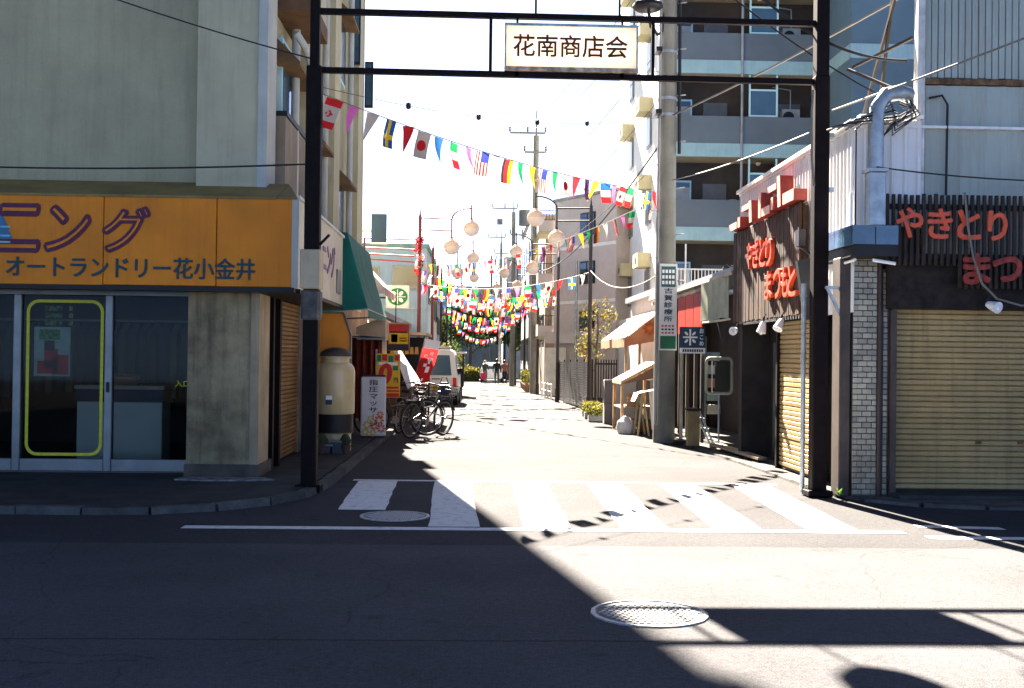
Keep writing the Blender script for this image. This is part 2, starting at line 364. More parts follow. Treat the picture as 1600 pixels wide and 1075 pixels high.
cw = tag(thing('crosswalk', None, None, (1, 11.5, 0)), kind='structure')
def stripe(x0, x1, y0, y1, name='stripe', z=.0045, sk=0):
    mb = MB(); n = 10; L = []; R = []
    for i in range(n + 1):
        t = i / n; L.append((x0 + random.uniform(-.008, .008) + sk * t, y0 + (y1 - y0) * t, z)); R.append((x1 + random.uniform(-.008, .008) + sk * t, y0 + (y1 - y0) * t, z))
    for i in range(n): mb.quad(L[i], R[i], R[i + 1], L[i + 1])
    return mb.build(name, PAINT, cw)
stripe(-1.32, -.86, 10.85, 13.32, sk=-.06)
for a, b, k in ((-.40, .04, -.08), (.43, .85, .0), (1.28, 1.70, .04), (2.10, 2.53, .08), (2.93, 3.38, .10)): stripe(a, b, 9.82, 13.32, sk=k)
def hline(x0, x1, y, wd, y1=None, par=cw, name='edge_line', z=.0045):
    mb = MB(); n = max(6, int((x1 - x0) / .3)); y1 = y if y1 is None else y1
    for i in range(n):
        a, b = x0 + (x1 - x0) * i / n, x0 + (x1 - x0) * (i + 1) / n; ya, yb = y + (y1 - y) * i / n, y + (y1 - y) * (i + 1) / n
        mb.quad((a, ya - wd / 2, z), (b, yb - wd / 2, z), (b, yb + wd / 2, z), (a, ya + wd / 2, z))
    return mb.build(name, PAINT, par)
hline(-1.45, 3.6, 13.42, .13, 13.32); hline(-2.5, 3.75, 9.70, .16, 9.70)
wl = tag(thing('white_line', None, None, (5, 9.5, 0)), kind='structure')
hline(3.85, 8, 9.42, .15, 9.28, wl, 'line_segment'); hline(4.0, 4.75, 10.05, .15, 9.95, wl, 'line_segment'); hline(4.6, 8, 8.72, .15, 8.6, wl, 'line_segment')

def manhole(x, y, r, label):
    t = thing('manhole_cover', label, 'manhole cover', (x, y, .002), 'manhole covers in the road')
    iron = M('manhole_iron', (.12, .12, .115), .7, metal=.0, var=.25, scale=30, spec=.3); ironl = M('manhole_ridge', (.34, .34, .33), .5, metal=.0, var=.15, scale=30, spec=.4)
    m = MB(); m.lathe([(r, 0), (r, .010), (r * .93, .012), (r * .93, .004)], (x, y, .0)); m.build('rim', ironl, t, smooth=True)
    m = MB(); m.lathe([(r * .90, 0), (r * .90, .005)], (x, y, .0), 40); m.build('plate', iron, t)
    m = MB(); st = r / 8.5
    for i in range(-9, 10):
        for j in range(-9, 10):
            px, py = i * st + (st / 2 if j % 2 else 0), j * st
            if px * px + py * py < (r * .84) ** 2: m.box(x + px - st * .32, x + px + st * .32, y + py - st * .30, y + py + st * .30, .004, .0105)
    m.build('tread', ironl, t)
manhole(1.03, 6.55, .345, 'round cast iron manhole cover lying half in the sun, nearest the camera')
manhole(-.74, 10.44, .325, 'round iron manhole cover on the crosswalk in the building shade')

# ------------------------------------------------------------------ left corner building with the cleaner's shop
cb = thing('corner_building', 'tall grey concrete corner building with an orange laundry sign above its glass shop front', 'building', (-6, 16, 0))
B = lambda name, e, mat, par=cb, bev=0: box(name, e, mat, par, bev)
B('wall', (-14, -2.56, 13.62, 24.8, 2.42, 16.2), conc)
B('wall', (-14, -3.30, 13.42, 13.60, 3.3, 16.2), conc)
B('pier', (-3.31, -2.60, 13.20, 13.615, 2.42, 16.25), conc_pale)
B('corner_trim', (-2.598, -2.49, 13.18, 13.75, 2.42, 16.25), conc_trim)
B('parapet', (-14.1, -2.45, 13.10, 24.95, 16.26, 16.6), conc_pale)
B('rooftop_room', (-7.5, -2.3, 14.2, 17.2, 16.61, 17.6), conc)
B('wall', (-2.75, -2.57, 16.3, 24.7, .0, 2.418), conc_brown)
B('wall', (-14, -8.0, 13.3, 18, 0, 2.418), conc)
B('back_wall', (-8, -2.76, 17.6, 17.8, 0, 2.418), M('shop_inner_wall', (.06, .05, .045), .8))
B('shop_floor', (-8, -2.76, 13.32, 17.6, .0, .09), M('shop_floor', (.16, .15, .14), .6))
B('ground_pier', (-3.32, -2.60, 12.98, 13.75, .06, 2.30), M('stained_pier', (.36, .285, .155), .95, var=.3, scale=2.2, bump=.4, streak=.75, speck=.15, grime=(.05, .035, .025)))
B('pier_corner', (-2.598, -2.50, 12.96, 13.6, .06, 2.30), M('tan_pier_edge', (.40, .31, .19), .9, var=.2, streak=.5))
B('pier_base', (-3.335, -2.485, 12.945, 13.77, .055, .22), M('pier_base', (.12, .10, .075), .95, var=.3, bump=.3))
# street side: door frames, small roller shutter
B('door_frame', (-2.60, -2.48, 13.76, 13.86, .08, 2.2), darkbrown); B('door_frame', (-2.60, -2.48, 14.22, 14.34, .08, 2.2), darkbrown)
B('door_panel', (-2.62, -2.56, 13.86, 14.22, .08, 2.2), M('bronze_panel', (.055, .04, .03), .35, spec=.5))
B('lintel', (-2.7, -2.47, 13.76, 16.3, 2.2, 2.42), darkbrown)
sh = MB().box(-2.62, -2.60, 14.34, 16.28, .08, 2.2).build('roller_shutter', black, cb)
slat = MB().ext([(0, 0, 0), (.022, 0, .012), (.022, 0, .046), (0, 0, .056)], (0, 1.9, 0)).mesh('shutter_slat', brownshut)
for i in range(37): link('shutter_slat', slat, sh, Vector((-2.60, 14.36, .10 + i * .0567)) - ORG[sh])
# fascia: orange front, cream return, olive sloping top
fs = MB().box(-12, -2.08, 12.68, 13.40, 2.24, 3.22).build('fascia_sign', black, cb)
for x0, x1 in ((-12, -6.96), (-6.95, -5.60), (-5.59, -4.175), (-4.17, -2.925), (-2.92, -2.075)):
    box('panel', (x0 + .002, x1 - .002, 12.60, 12.679, 2.24 + random.uniform(-.003, .003), 3.245), orange, fs, .006)
MB().ext([(-12, 12.585, 3.25), (-12, 13.41, 3.52), (-12, 13.41, 3.222), (-12, 12.585, 3.222)], (9.74, 0, 0)).build('sloping_top', olive, fs)
MB().ext([(-2.255, 12.59, 3.25), (-2.255, 13.4, 3.515), (-2.03, 12.59, 3.248)], (0, 0, -.024)).build('hip_corner', olive, fs)
box('bottom_edge', (-12, -2.05, 12.59, 12.75, 2.185, 2.237), black, fs)
MB().ext([(-2.076, 12.62, 2.235), (-2.076, 16.85, 2.235), (-2.076, 16.85, 3.24), (-2.076, 12.62, 3.24)], (.05, 0, 0)).build('return_panel', cream, fs)
box('return_edge', (-2.03, -2.0, 12.61, 16.87, 3.242, 3.275), M('pale_edge', (.6, .62, .58), .6), fs)
box('return_frame', (-2.085, -2.012, 12.598, 12.66, 2.23, 3.24), conc_trim, fs)
box('bottom_edge', (-2.5, -2.01, 12.76, 16.87, 2.185, 2.232), black, fs)
for nm, ch, cx, wd in (('lettering', 'ニ', -5.12, .50), ('lettering', 'ン', -4.56, .44), ('lettering', 'グ', -3.93, .47)):
    t = text(nm, ch, (cx, 12.594, 2.86), XP + ZP * -.0, ZP + XP * .12, wd, .48, purple, fs, .006, .05)
    text('lettering', ch, (cx - .0, 12.586, 2.86), XP, ZP + XP * .12, wd * .95, .455, orange, fs, .006, -.02)
text('lettering', 'オートランドリー花小金井', (-3.86, 12.592, 2.435), XP, ZP, 2.74, .235, teal_ink, fs, .006, .016)
MB().ext([(-5.50, 12.597, 2.66), (-5.14, 12.597, 2.66), (-5.30, 12.597, 3.05), (-5.40, 12.597, 3.05)], (0, -.006, 0)).build('emblem', M('blue_emblem', (.05, .17, .30), .6), fs)
for z in (2.69, 2.76, 2.86): box('emblem_band', (-5.45, -5.19, 12.586, 12.590, z, z + .02), M('cyan_emblem', (.2, .5, .6), .6), fs)
text('lettering', 'クリーニング', (-2.02, 14.6, 2.78), YP, ZP, 2.6, .42, M('faded_purple', (.26, .14, .27), .6, var=.3, scale=12), fs, .005, .03)
box('vent_plate', (-2.022, -2.005, 16.1, 16.5, 2.38, 2.72), alu, fs)
# upper storeys on the street side
for y, zs in ((14.75, 6.2), (17.6, 6.0), (21.0, 5.6)):
    MB().cyl((-2.42, y, 3.0), (-2.42, y, 16), .055, n=12).build('downpipe', conc_trim, cb, True)
for y, x in ((15.6, -2.40), (18.9, -2.44), (22.6, -2.44)): B('pilaster', (-2.57, x, y, y + .75, 3.3, 16.2), conc_pale)
def hood(y0, y1, z, par=cb):
    m = MB(); m.ext([(-2.555, y0, z + .30), (-2.25, y0, z), (-2.25, y0, z - .05), (-2.555, y0, z - .02)], (0, y1 - y0, 0))
    return m.build('window_hood', M('brown_hood', (.20, .115, .05), .8, var=.25), par)
for z in (4.25, 7.2, 10.2): hood(14.0, 15.5, z + .9); hood(16.45, 17.45, z + .35); hood(19.75, 20.8, z + .3)
def side_window(y0, y1, z0, z1):
    f = B('window', (-2.575, -2.50, y0, y1, z0, z1), cyanframe)
    box('pane', (-2.505, -2.488, y0 + .06, y1 - .06, z0 + .06, z1 - .06), blueglass, f)
for z in (3.6, 6.4, 9.3, 12.2):
    side_window(16.5, 17.4, z, z + 1.2); side_window(19.8, 20.8, z, z + 1.2); side_window(14.2, 15.3, z + .9, z + 1.9)
for y, z0, z1, xo in ((21.85, 7.15, 8.5, -2.34), (24.3, 6.85, 7.85, -2.32)):
    sf = B('sash_leaf', (-2.50, xo, y, y + .08, z0, z1), steel_dark); box('pane', (-2.47, xo - .03, y - .02, y - .001, z0 + .05, z1 - .05), blueglass, sf)
B('balcony', (-2.56, -2.10, 13.9, 15.4, 5.75, 5.95), M('brown_soffit', (.16, .085, .04), .85, var=.25)); B('balcony_rail', (-2.18, -2.12, 13.9, 15.4, 5.96, 6.9), conc_pale)
B('ledge', (-2.56, -2.36, 13.8, 15.55, 4.42, 4.48), black); B('box_wall', (-2.56, -2.38, 13.8, 15.5, 3.3, 4.415), conc_brown)
MB().tube([(-2.3, 14.0, 5.5), (-2.2, 14.1, 5.35), (-2.15, 15.3, 4.95), (-2.2, 16, 4.9)], .045, 10).build('drain_pipe', conc_trim, cb, True)
for x in (-8.9,):                                    # front windows above the sign, out to the left
    f = B('window', (x, x + 1.5, 13.36, 13.43, 4.8, 6.1), alu); box('pane', (x + .06, x + 1.44, 13.34, 13.362, 4.86, 6.04), winglass, f)
# shop front: sliding sashes, glass, yellow tape, bottom rail
ft = B('shop_front', (-8, -3.325, 13.30, 13.36, 2.16, 2.41), alu)
for x0, x1 in ((-8, -7.94), (-6.7, -6.6), (-5.42, -5.33), (-4.36, -4.27), (-3.385, -3.325)): box('mullion', (x0, x1, 13.27, 13.37, .092, 2.159), alu, ft, .008)
for x0, x1 in ((-7.94, -6.7), (-6.6, -5.42), (-5.33, -4.36), (-4.27, -3.385)):
    g = box('glass_pane', (x0, x1, 13.312, 13.320, .24, 2.158), shopglass, ft); box('bottom_rail', (x0 + .001, x1 - .001, 13.28, 13.35, .094, .238), alu, ft, .006)
def rrect(cx, cz, wd, ht, r, n=6):
    o = []
    for qx, qz, a0 in ((1, 1, 0), (-1, 1, 90), (-1, -1, 180), (1, -1, 270)):
        for i in range(n + 1):
            a = rad(a0 + 90 * i / n); o.append((cx + qx * (wd / 2 - r) + r * math.cos(a), cz + qz * (ht / 2 - r) + r * math.sin(a)))
    return o
def tape(par, x0, x1, z0, z1, y, wd):
    a = rrect((x0 + x1) / 2, (z0 + z1) / 2, x1 - x0, z1 - z0, .14); b = rrect((x0 + x1) / 2, (z0 + z1) / 2, x1 - x0 - 2 * wd, z1 - z0 - 2 * wd, .11); n = len(a)
    m = MB(); m.add([(p[0], y, p[1]) for p in a] + [(p[0], y, p[1]) for p in b] + [(p[0], y - .003, p[1]) for p in a] + [(p[0], y - .003, p[1]) for p in b],
                    [(i, (i + 1) % n, n + (i + 1) % n, n + i) for i in range(n)] + [(2 * n + i, 2 * n + (i + 1) % n, 3 * n + (i + 1) % n, 3 * n + i) for i in range(n)])
    return m.build('tape_border', yellow_tape, par)
tape(ft, -5.28, -4.385, .27, 2.10, 13.310, .035)
text('door_lettering', '入口', (-3.46, 13.309, 1.13), XP, ZP, .17, .075, yellow_tape, ft, .002, .01)
box('door_handle', (-3.375, -3.345, 13.25, 13.268, 1.0, 1.15), black, ft); box('door_handle', (-4.33, -4.30, 13.25, 13.268, 1.02, 1.14), black, ft)
# things inside the shop
ct = thing('shop_counter', 'white shop counter with a dark blue band, seen through the laundry window', 'counter', (-4.4, 14.6, .09))
cnt_w = M('counter_white', (.66, .68, .62), .5, var=.05)
MB().box(-5.05, -3.98, 14.35, 14.75, .095, .86, bev=.01).build('front', cnt_w, ct); box('band', (-5.06, -3.97, 14.342, 14.76, .862, 1.02), navy, ct); box('worktop', (-5.08, -3.95, 14.33, 14.9, 1.022, 1.07), M('counter_top', (.45, .42, .36), .4), ct)
gb = thing('garment_pile', 'folded brown garments on the shop counter behind the glass', 'clothes', (-4.5, 14.5, 1.072))
for i in range(4):
    MB().box(-4.78 + .02 * i, -4.32 - .01 * i, 14.42, 14.66, 1.074 + i * .035, 1.107 + i * .035, bev=.012).build('garment', M('garment%d' % i, ((.32, .17, .08), (.24, .13, .08), (.4, .25, .13), (.3, .15, .06))[i], .9), gb)
sr = thing('garment_rack', 'dark clothes hanging on a rail in the back of the laundry', 'clothes rack', (-4.2, 16.6, .09))
MB().tube([(-7.2, 16.6, .09), (-7.2, 16.6, 1.95), (-3.2, 16.6, 1.95), (-3.2, 16.6, .09)], .02).build('rail', alu, sr)
for i in range(26):
    x = -7.1 + i * .148; d = random.uniform(.9, 1.3); m = MB(); m.ext([(x, 16.38, 1.75), (x, 16.6, 1.92), (x, 16.82, 1.75), (x, 16.85, 1.9 - d), (x, 16.35, 1.9 - d)], (.09, 0, 0)); m.build('garment', M('cloth%d' % (i % 5), ((.06, .05, .06), (.11, .09, .08), (.05, .06, .09), (.16, .13, .11), (.08, .05, .05))[i % 5], .9, rnd=.3), sr)
po = thing('window_poster', 'pale green poster with a red figure block inside the yellow-taped laundry window', 'poster', (-5.0, 13.34, 1.4))
box('sheet', (-5.20, -4.78, 13.335, 13.339, 1.20, 1.78), M('pale_green_poster', (.42, .55, .47), .6, var=.15, scale=9), po)
for e in ((-5.16, -4.92, 13.331, 13.3345, 1.23, 1.38), (-4.98, -4.80, 13.331, 13.3345, 1.22, 1.45), (-5.08, -4.92, 13.331, 13.3345, 1.30, 1.52)): box('red_block', e, redp, po)
box('dark_block', (-5.08, -4.96, 13.327, 13.3305, 1.50, 1.62), M('poster_dark', (.05, .03, .03), .6), po); box('green_block', (-5.14, -4.90, 13.331, 13.3345, 1.63, 1.75), M('poster_green', (.15, .38, .12), .6, var=.4, scale=30), po)
ns = thing('price_notices', 'three small green notices above the poster on the laundry window', 'notice', (-4.96, 13.34, 1.9))
for z in (1.80, 1.885, 1.97):
    box('notice', (-5.08, -4.88, 13.334, 13.338, z, z + .055), M('notice_green', (.24, .36, .12), .6, var=.6, scale=35), ns); box('notice', (-4.80, -4.755, 13.334, 13.338, z, z + .06), M('notice_yellow', (.4, .42, .2), .6, var=.6, scale=35), ns)
pp = thing('pavement_patch', 'worn pale mortar patch at the foot of the left pier', 'mortar patch', (-2.8, 12.7, .076))
MB().ext([(-3.35, 12.60, .074), (-3.0, 12.52, .074), (-2.5, 12.55, .074), (-2.25, 12.66, .074), (-2.4, 12.84, .074), (-3.3, 12.86, .074)], (0, 0, .014)).build('slab', M('mortar', (.27, .28, .27), .95, var=.4, scale=9, bump=.4), pp)

# ------------------------------------------------------------------ gate across the street
GY = 12.2
gt = thing('street_gate', 'dark steel street gate with two posts and a hanging shopping street sign', 'gate', (1, GY, 0))
m = MB(); m.box(-1.877, -1.713, GY - .08, GY + .08, .02, 4.62, bev=.012); m.box(-1.845, -1.745, GY - .05, GY + .05, 4.621, 6.0); m.build('post', darkbrown, gt)
m = MB(); m.box(3.673, 3.837, GY - .08, GY + .08, .01, 4.62, bev=.012); m.box(3.685, 3.825, GY - .07, GY + .07, 4.621, 6.0); m.build('post', darkbrown, gt)
box('post_foot', (-1.93, -1.66, GY - .135, GY + .135, .01, .1), darkbrown, gt, .01); box('post_foot', (3.62, 3.89, GY - .135, GY + .135, .01, .08), darkbrown, gt, .01)
for z0, z1 in ((5.225, 5.205), (4.585, 4.56)): MB().bar((-1.744, GY, z0), (3.70, GY, z1), .06, .06).build('beam', darkbrown, gt)
for x in (.11, 1.89): MB().bar((x, GY, 4.60), (x, GY, 5.19), .035, .035).build('strut', darkbrown, gt)
sg = MB().box(.28, 1.70, GY - .06, GY + .06, 4.655, 5.10, bev=.006).build('signboard', M('sign_acrylic', (.82, .72, .63), .5, var=.07, scale=3, streak=.18, grime=(.45, .2, .1), trans=.48), gt)
for e in ((.262, 1.718, GY - .075, GY + .075, 5.101, 5.125), (.262, .279, GY - .075, GY + .075, 4.63, 5.10), (1.701, 1.718, GY - .075, GY + .075, 4.63, 5.10)): box('sign_frame', e, M('pale_blue_frame', (.30, .46, .56), .5, var=.3, scale=12), sg)
box('sign_frame', (.262, 1.718, GY - .078, GY + .075, 4.61, 4.652), M('stained_frame', (.55, .43, .32), .7, var=.35, scale=12), sg)
text('lettering', '花南商店会', (.98, GY - .064, 4.885), XP, ZP, 1.24, .235, M('dark_brown_letters', (.055, .016, .010), .6), sg, .006, .014)
for x in (.40, 1.55): box('hanger', (x - .012, x + .012, GY - .012, GY + .012, 5.126, 5.20), darkbrown, sg); box('hanger', (x - .02, x + .02, GY - .03, GY + .03, 4.555, 4.609), darkbrown, sg)
box('junction_box', (-1.905, -1.685, GY - .16, GY + .11, 2.2, 2.62), M('cream_box', (.46, .37, .24), .7, var=.12, streak=.4), gt, .012)
box('collar', (-1.90, -1.69, GY - .105, GY + .105, 1.86, 2.197), M('grey_collar', (.10, .095, .085), .8, var=.3, scale=8), gt, .03)
MB().bar((-1.71, GY - .05, 2.68), (-1.60, GY - .12, 2.78), .022, .022).build('peg', darkbrown, gt)
for z in (3.35, 3.95): MB().box(3.835, 3.90, GY - .03, GY + .03, z, z + .05).build('bracket', galv, gt)
MB().tube([(3.64, GY - .1, 4.45), (3.62, GY - .12, 4.2), (3.63, GY - .1, 3.7), (3.66, GY - .095, 3.4)], .013).build('conduit', wire_pale, gt)
for x in (.60, 1.52):                                   # unseen globes added above the top beam to cast round shadows on the road
    g = MB().lathe([(.0, -.25), (.12, -.22), (.21, -.12), (.245, 0), (.21, .12), (.12, .22), (.0, .25)], (x, GY, 5.88), 24).build('shadow_globe', globe_m, gt, True)
    MB().cyl((x, GY, 5.23), (x, GY, 5.66), .012).build('shadow_globe_stem', darkbrown, g)

# ------------------------------------------------------------------ right corner: the grill restaurant
yk = thing('grill_restaurant', 'low white corrugated corner restaurant with wooden boards and red lettering, shutters down', 'restaurant', (6, 14.5, 0))
Y_ = lambda name, e, mat, par=yk, bev=0: box(name, e, mat, par, bev)
def corrugated(name, p0, p1, z0, z1, nrm, pitch, depth, mat, par):
    p0, p1 = Vector((*p0, 0)), Vector((*p1, 0)); L = (p1 - p0).length; d = (p1 - p0) / L; nv = Vector((*nrm, 0)); m = MB(); n = int(L / pitch); prof = []
    for i in range(n):
        a = i * L / n; w_ = L / n
        prof += [(a, 0), (a + w_ * .55, 0), (a + w_ * .68, depth), (a + w_ * .87, depth)]
    prof.append((L, 0)); vs = []
    for s, h in prof: q = p0 + d * s + nv * h; vs += [(q.x, q.y, z0), (q.x, q.y, z1)]
    m.add(vs, [(2 * i, 2 * i + 2, 2 * i + 3, 2 * i + 1) for i in range(len(prof) - 1)])
    return m.build(name, mat, par)
Y_('core', (4.12, 9.4, 12.25, 17.1, 2.3, 3.98), grout)
Y_('core', (4.62, 9.4, 13.2, 17.1, .0, 2.298), grout)
cwl = corrugated('corrugated_wall', (4.06, 11.95), (4.06, 17.15), 2.02, 4.02, (-1, 0), .12, .018, corr_white, yk)
corrugated('corrugated_wall', (4.06, 17.15), (9.4, 17.15), .0, 4.02, (0, 1), .12, .018, corr_white, yk)
corrugated('corrugated_wall', (4.075, 11.95), (4.78, 11.95), 2.95, 4.1, (0, -1), .12, .018, corr_white, yk)
Y_('roof', (4.03, 9.4, 11.93, 17.2, 4.021, 4.05), corr_white); Y_('coping', (3.99, 4.09, 11.9, 17.22, 4.051, 4.10), white)
Y_('coping', (4.091, 4.78, 11.88, 12.0, 4.11, 4.15), white)
# street-side boarded sign
bd = Y_('board_sign', (3.965, 4.035, 13.55, 17.08, 2.08, 3.40), wood_dark)
plank = MB().box(0, .035, 0, .082, 0, 1.37, bev=.006).mesh('plank', wood_dark)
for i in range(39): link('plank', plank, bd, Vector((3.928 + random.uniform(-.004, .004), 13.56 + i * .0905, 2.05 + random.uniform(-.012, .012))) - ORG[bd])
for i, (ch, yy) in enumerate((('や', 15.92), ('き', 15.55), ('と', 15.18), ('り', 14.85))): text('lettering', ch, (3.905, yy, 2.98 - .012 * i), -YP, ZP, .30, .37, redletter, bd, .05, .02)
for i, (ch, yy) in enumerate((('ま', 14.87), ('つ', 14.42), ('も', 14.06), ('と', 13.73))): text('lettering', ch, (3.905, yy, 2.49 - .005 * i), -YP, ZP, .33, .37, redletter, bd, .05, .02)
# red block characters standing on the boards
rl = Y_('letter_rail', (3.96, 4.0, 13.5, 17.1, 3.41, 3.43), rust)
pale_face = M('pale_letter_face', (.78, .40, .28), .5, var=.12, scale=6)  # letter faces set paler than their red sides
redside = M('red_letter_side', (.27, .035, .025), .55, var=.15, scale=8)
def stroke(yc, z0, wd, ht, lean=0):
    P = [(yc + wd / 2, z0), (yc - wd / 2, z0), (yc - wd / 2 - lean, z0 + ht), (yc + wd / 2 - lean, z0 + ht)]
    q = MB().ext([(3.84, y, z) for y, z in P], (.17, 0, 0)).build('block_letter', redside, rl); MB().ext([(3.832, y, z) for y, z in P], (.007, 0, 0)).build('letter_face', pale_face, q)
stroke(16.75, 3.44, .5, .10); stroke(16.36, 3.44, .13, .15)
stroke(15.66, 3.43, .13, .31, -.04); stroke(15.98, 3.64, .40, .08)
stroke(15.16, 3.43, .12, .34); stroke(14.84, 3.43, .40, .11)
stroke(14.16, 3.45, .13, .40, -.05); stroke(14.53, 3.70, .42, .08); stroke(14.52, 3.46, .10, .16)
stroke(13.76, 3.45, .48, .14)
# street-side shutter
ss = Y_('roller_shutter', (4.13, 4.15, 13.30, 15.10, .05, 2.0), black)
sl_mesh = MB().ext([(0, 0, 0), (-.020, 0, .010), (-.020, 0, .052), (0, 0, .062)], (0, 1.70, 0)).mesh('shutter_slat', beigeshut)
for i in range(31): link('shutter_slat', sl_mesh, ss, Vector((4.128 + random.uniform(-.003, .001), 13.35, .08 + i * .0625)) - ORG[ss], (random.uniform(-.0015, .0015), random.uniform(-.06, .06), 0))
Y_('shutter_guide', (4.07, 4.16, 15.06, 15.13, .03, 2.05), darkbrown); Y_('shutter_guide', (4.07, 4.16, 13.27, 13.34, .03, 2.05), darkbrown)
Y_('shutter_box', (4.05, 4.3, 13.3, 15.1, 2.001, 2.08), darkbrown)
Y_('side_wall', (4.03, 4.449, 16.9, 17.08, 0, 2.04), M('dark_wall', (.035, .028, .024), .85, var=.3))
Y_('grey_door', (4.40, 4.44, 15.2, 16.5, .05, 1.75), M('grey_panel', (.10, .12, .12), .6, var=.25, scale=2)); Y_('side_wall', (4.45, 4.6, 15.1, 17.1, .0, 2.29), M('dark_wall', (.035, .028, .024), .85, var=.3))
# corner: dark post, tiled pillar, drain, second tile strip
Y_('corner_post', (3.93, 4.05, 12.02, 12.28, .03, 2.62), M('grey_brown_post', (.075, .055, .045), .6, var=.3, streak=.3), bev=.01)
MB().bar((3.80, 12.05, 2.28), (4.02, 12.05, 1.85), .03, .03).build('brace', galv, yk); MB().bar((3.78, 12.06, 2.29), (4.08, 12.06, 2.29), .03, .03).build('brace', galv, yk)
tp = Y_('tiled_pillar', (4.075, 4.345, 12.03, 12.45, .03, 2.66), grout)
tm = MB().box(0, .098, 0, .012, 0, .052, bev=.004).mesh('tile', tile); tm2 = MB().box(0, .046, 0, .012, 0, .052, bev=.004).mesh('tile', tile)
for r in range(43):
    z = .05 + r * .0605; off = .5 if r % 2 else 0
    xs = [4.079, 4.185] if not off else [4.13, 4.236]
    for x in xs: link('tile', tm, tp, Vector((x, 12.0185, z)) - ORG[tp])
    link('tile', tm2, tp, Vector((4.291 if not off else 4.0795, 12.0185, z)) - ORG[tp])
tp2 = Y_('tiled_strip', (4.40, 4.48, 12.06, 12.3, .03, 2.5), grout)
for r in range(40): link('tile', tm2, tp2, Vector((4.418, 12.0485, .05 + r * .0605)) - ORG[tp2])
MB().cyl((4.37, 12.03, .03), (4.37, 12.03, 2.6), .028).build('drain_pipe', M('brown_pipe', (.045, .026, .02), .5), yk, True)
Y_('shutter_post', (4.485, 4.55, 12.0, 12.3, .03, 2.05), M('grey_brown_post', (0, 0, 0)))
# front shutter with a dark board and slatted sign above
fsH = Y_('roller_shutter', (4.55, 7.6, 12.16, 12.18, .08, 2.06), black)
sl2 = MB().ext([(0, 0, 0), (0, -.020, .010), (0, -.020, .050), (0, 0, .060)], (3.0, 0, 0)).mesh('shutter_slat', beigeshut)
for i in range(33): link('shutter_slat', sl2, fsH, Vector((4.555, 12.158 + random.uniform(-.003, .001), .10 + i * .0600)) - ORG[fsH], (random.uniform(-.06, .06), random.uniform(-.0012, .0012), random.uniform(-.001, .001)))
for x in (5.48, 5.95): box('finger_hole', (x, x + .07, 12.132, 12.139, .60, .63), rust, fsH)
Y_('step', (4.5, 8, 11.75, 12.5, .031, .078), pave)
dbd = Y_('dark_board', (4.44, 7.6, 11.90, 12.14, 2.065, 2.56), M('weathered_dark_board', (.024, .017, .014), .85, var=.4, scale=8, streak=.3))
text('lettering', 'ま', (5.31, 11.754, 2.49), XP, ZP, .27, .31, M('dull_red_letters', (.34, .04, .022), .6, var=.3, scale=14), dbd, .02, .04); text('lettering', 'つ', (5.64, 11.754, 2.49), XP, ZP, .30, .25, M('dull_red_letters', (0, 0, 0)), dbd, .012, .04)
ssn = Y_('slat_sign', (4.335, 7.6, 11.80, 11.82, 2.60, 2.65), black); box('rail', (4.335, 7.6, 11.80, 11.82, 3.12, 3.18), black, ssn)
vs_mesh = MB().box(0, .036, 0, .03, 0, 1, bev=.004).mesh('slat', wood_slat)
for i in range(48):
    o = link('slat', vs_mesh, ssn, Vector((4.335 + i * .0655, 11.768, 2.52 if i < 12 else 2.28)) - ORG[ssn]); o.scale = (1, 1, .76 + random.uniform(-.01, .01) if i < 12 else 1.0)
for ch, x, wd in (('や', 4.58, .28), ('き', 4.91, .25), ('と', 5.22, .24), ('り', 5.53, .20)): text('lettering', ch, (x, 11.755, 2.97 - .02 * (x - 4.7)), XP, ZP, wd, .305, redletter, ssn, .02, .028)
# false front: lower sheet, rusty rail, upper ribbed panels, corner post with braces behind
corrugated('false_front_sheet', (4.84, 12.0), (7.8, 12.0), 2.66, 4.50, (0, -1), .22, .012, corr_grey, yk)
ff = Y_('false_front', (4.82, 7.8, 12.03, 12.10, 2.66, 7.6), rust)
pan = MB().box(0, .066, 0, .02, 0, 3.0, bev=.005).mesh('panel', corr_grey)
for i in range(40): link('panel', pan, ff, Vector((4.835 + i * .0742, 12.005 + random.uniform(-.002, .002), 4.585 + random.uniform(-.006, .006))) - ORG[ff])
box('rail', (4.80, 7.8, 11.97, 12.0, 4.51, 4.57), rust, ff)
box('corner_post', (4.735, 4.815, 11.95, 12.06, 2.95, 7.6), M('white_rust_post', (.62, .62, .60), .6, var=.2, scale=5, streak=.6, grime=(.22, .12, .06)), ff)
for a, b in (((4.62, 12.9, 4.1), (4.72, 12.15, 7.2)), ((4.55, 13.4, 4.1), (4.70, 12.2, 6.0)), ((4.45, 13.2, 5.0), (4.74, 12.1, 5.05)), ((4.42, 13.3, 5.0), (4.74, 12.1, 4.4))): MB().bar(a, b, .03, .03).build('brace', M('steel_brace', (.05, .042, .036), .8, var=.3), ff)
MB().tube([(4.86, 11.95, 4.35), (5.0, 11.94, 4.38), (5.06, 11.94, 4.28), (5.05, 11.94, 3.3)], .013).build('conduit', wire_m, ff)
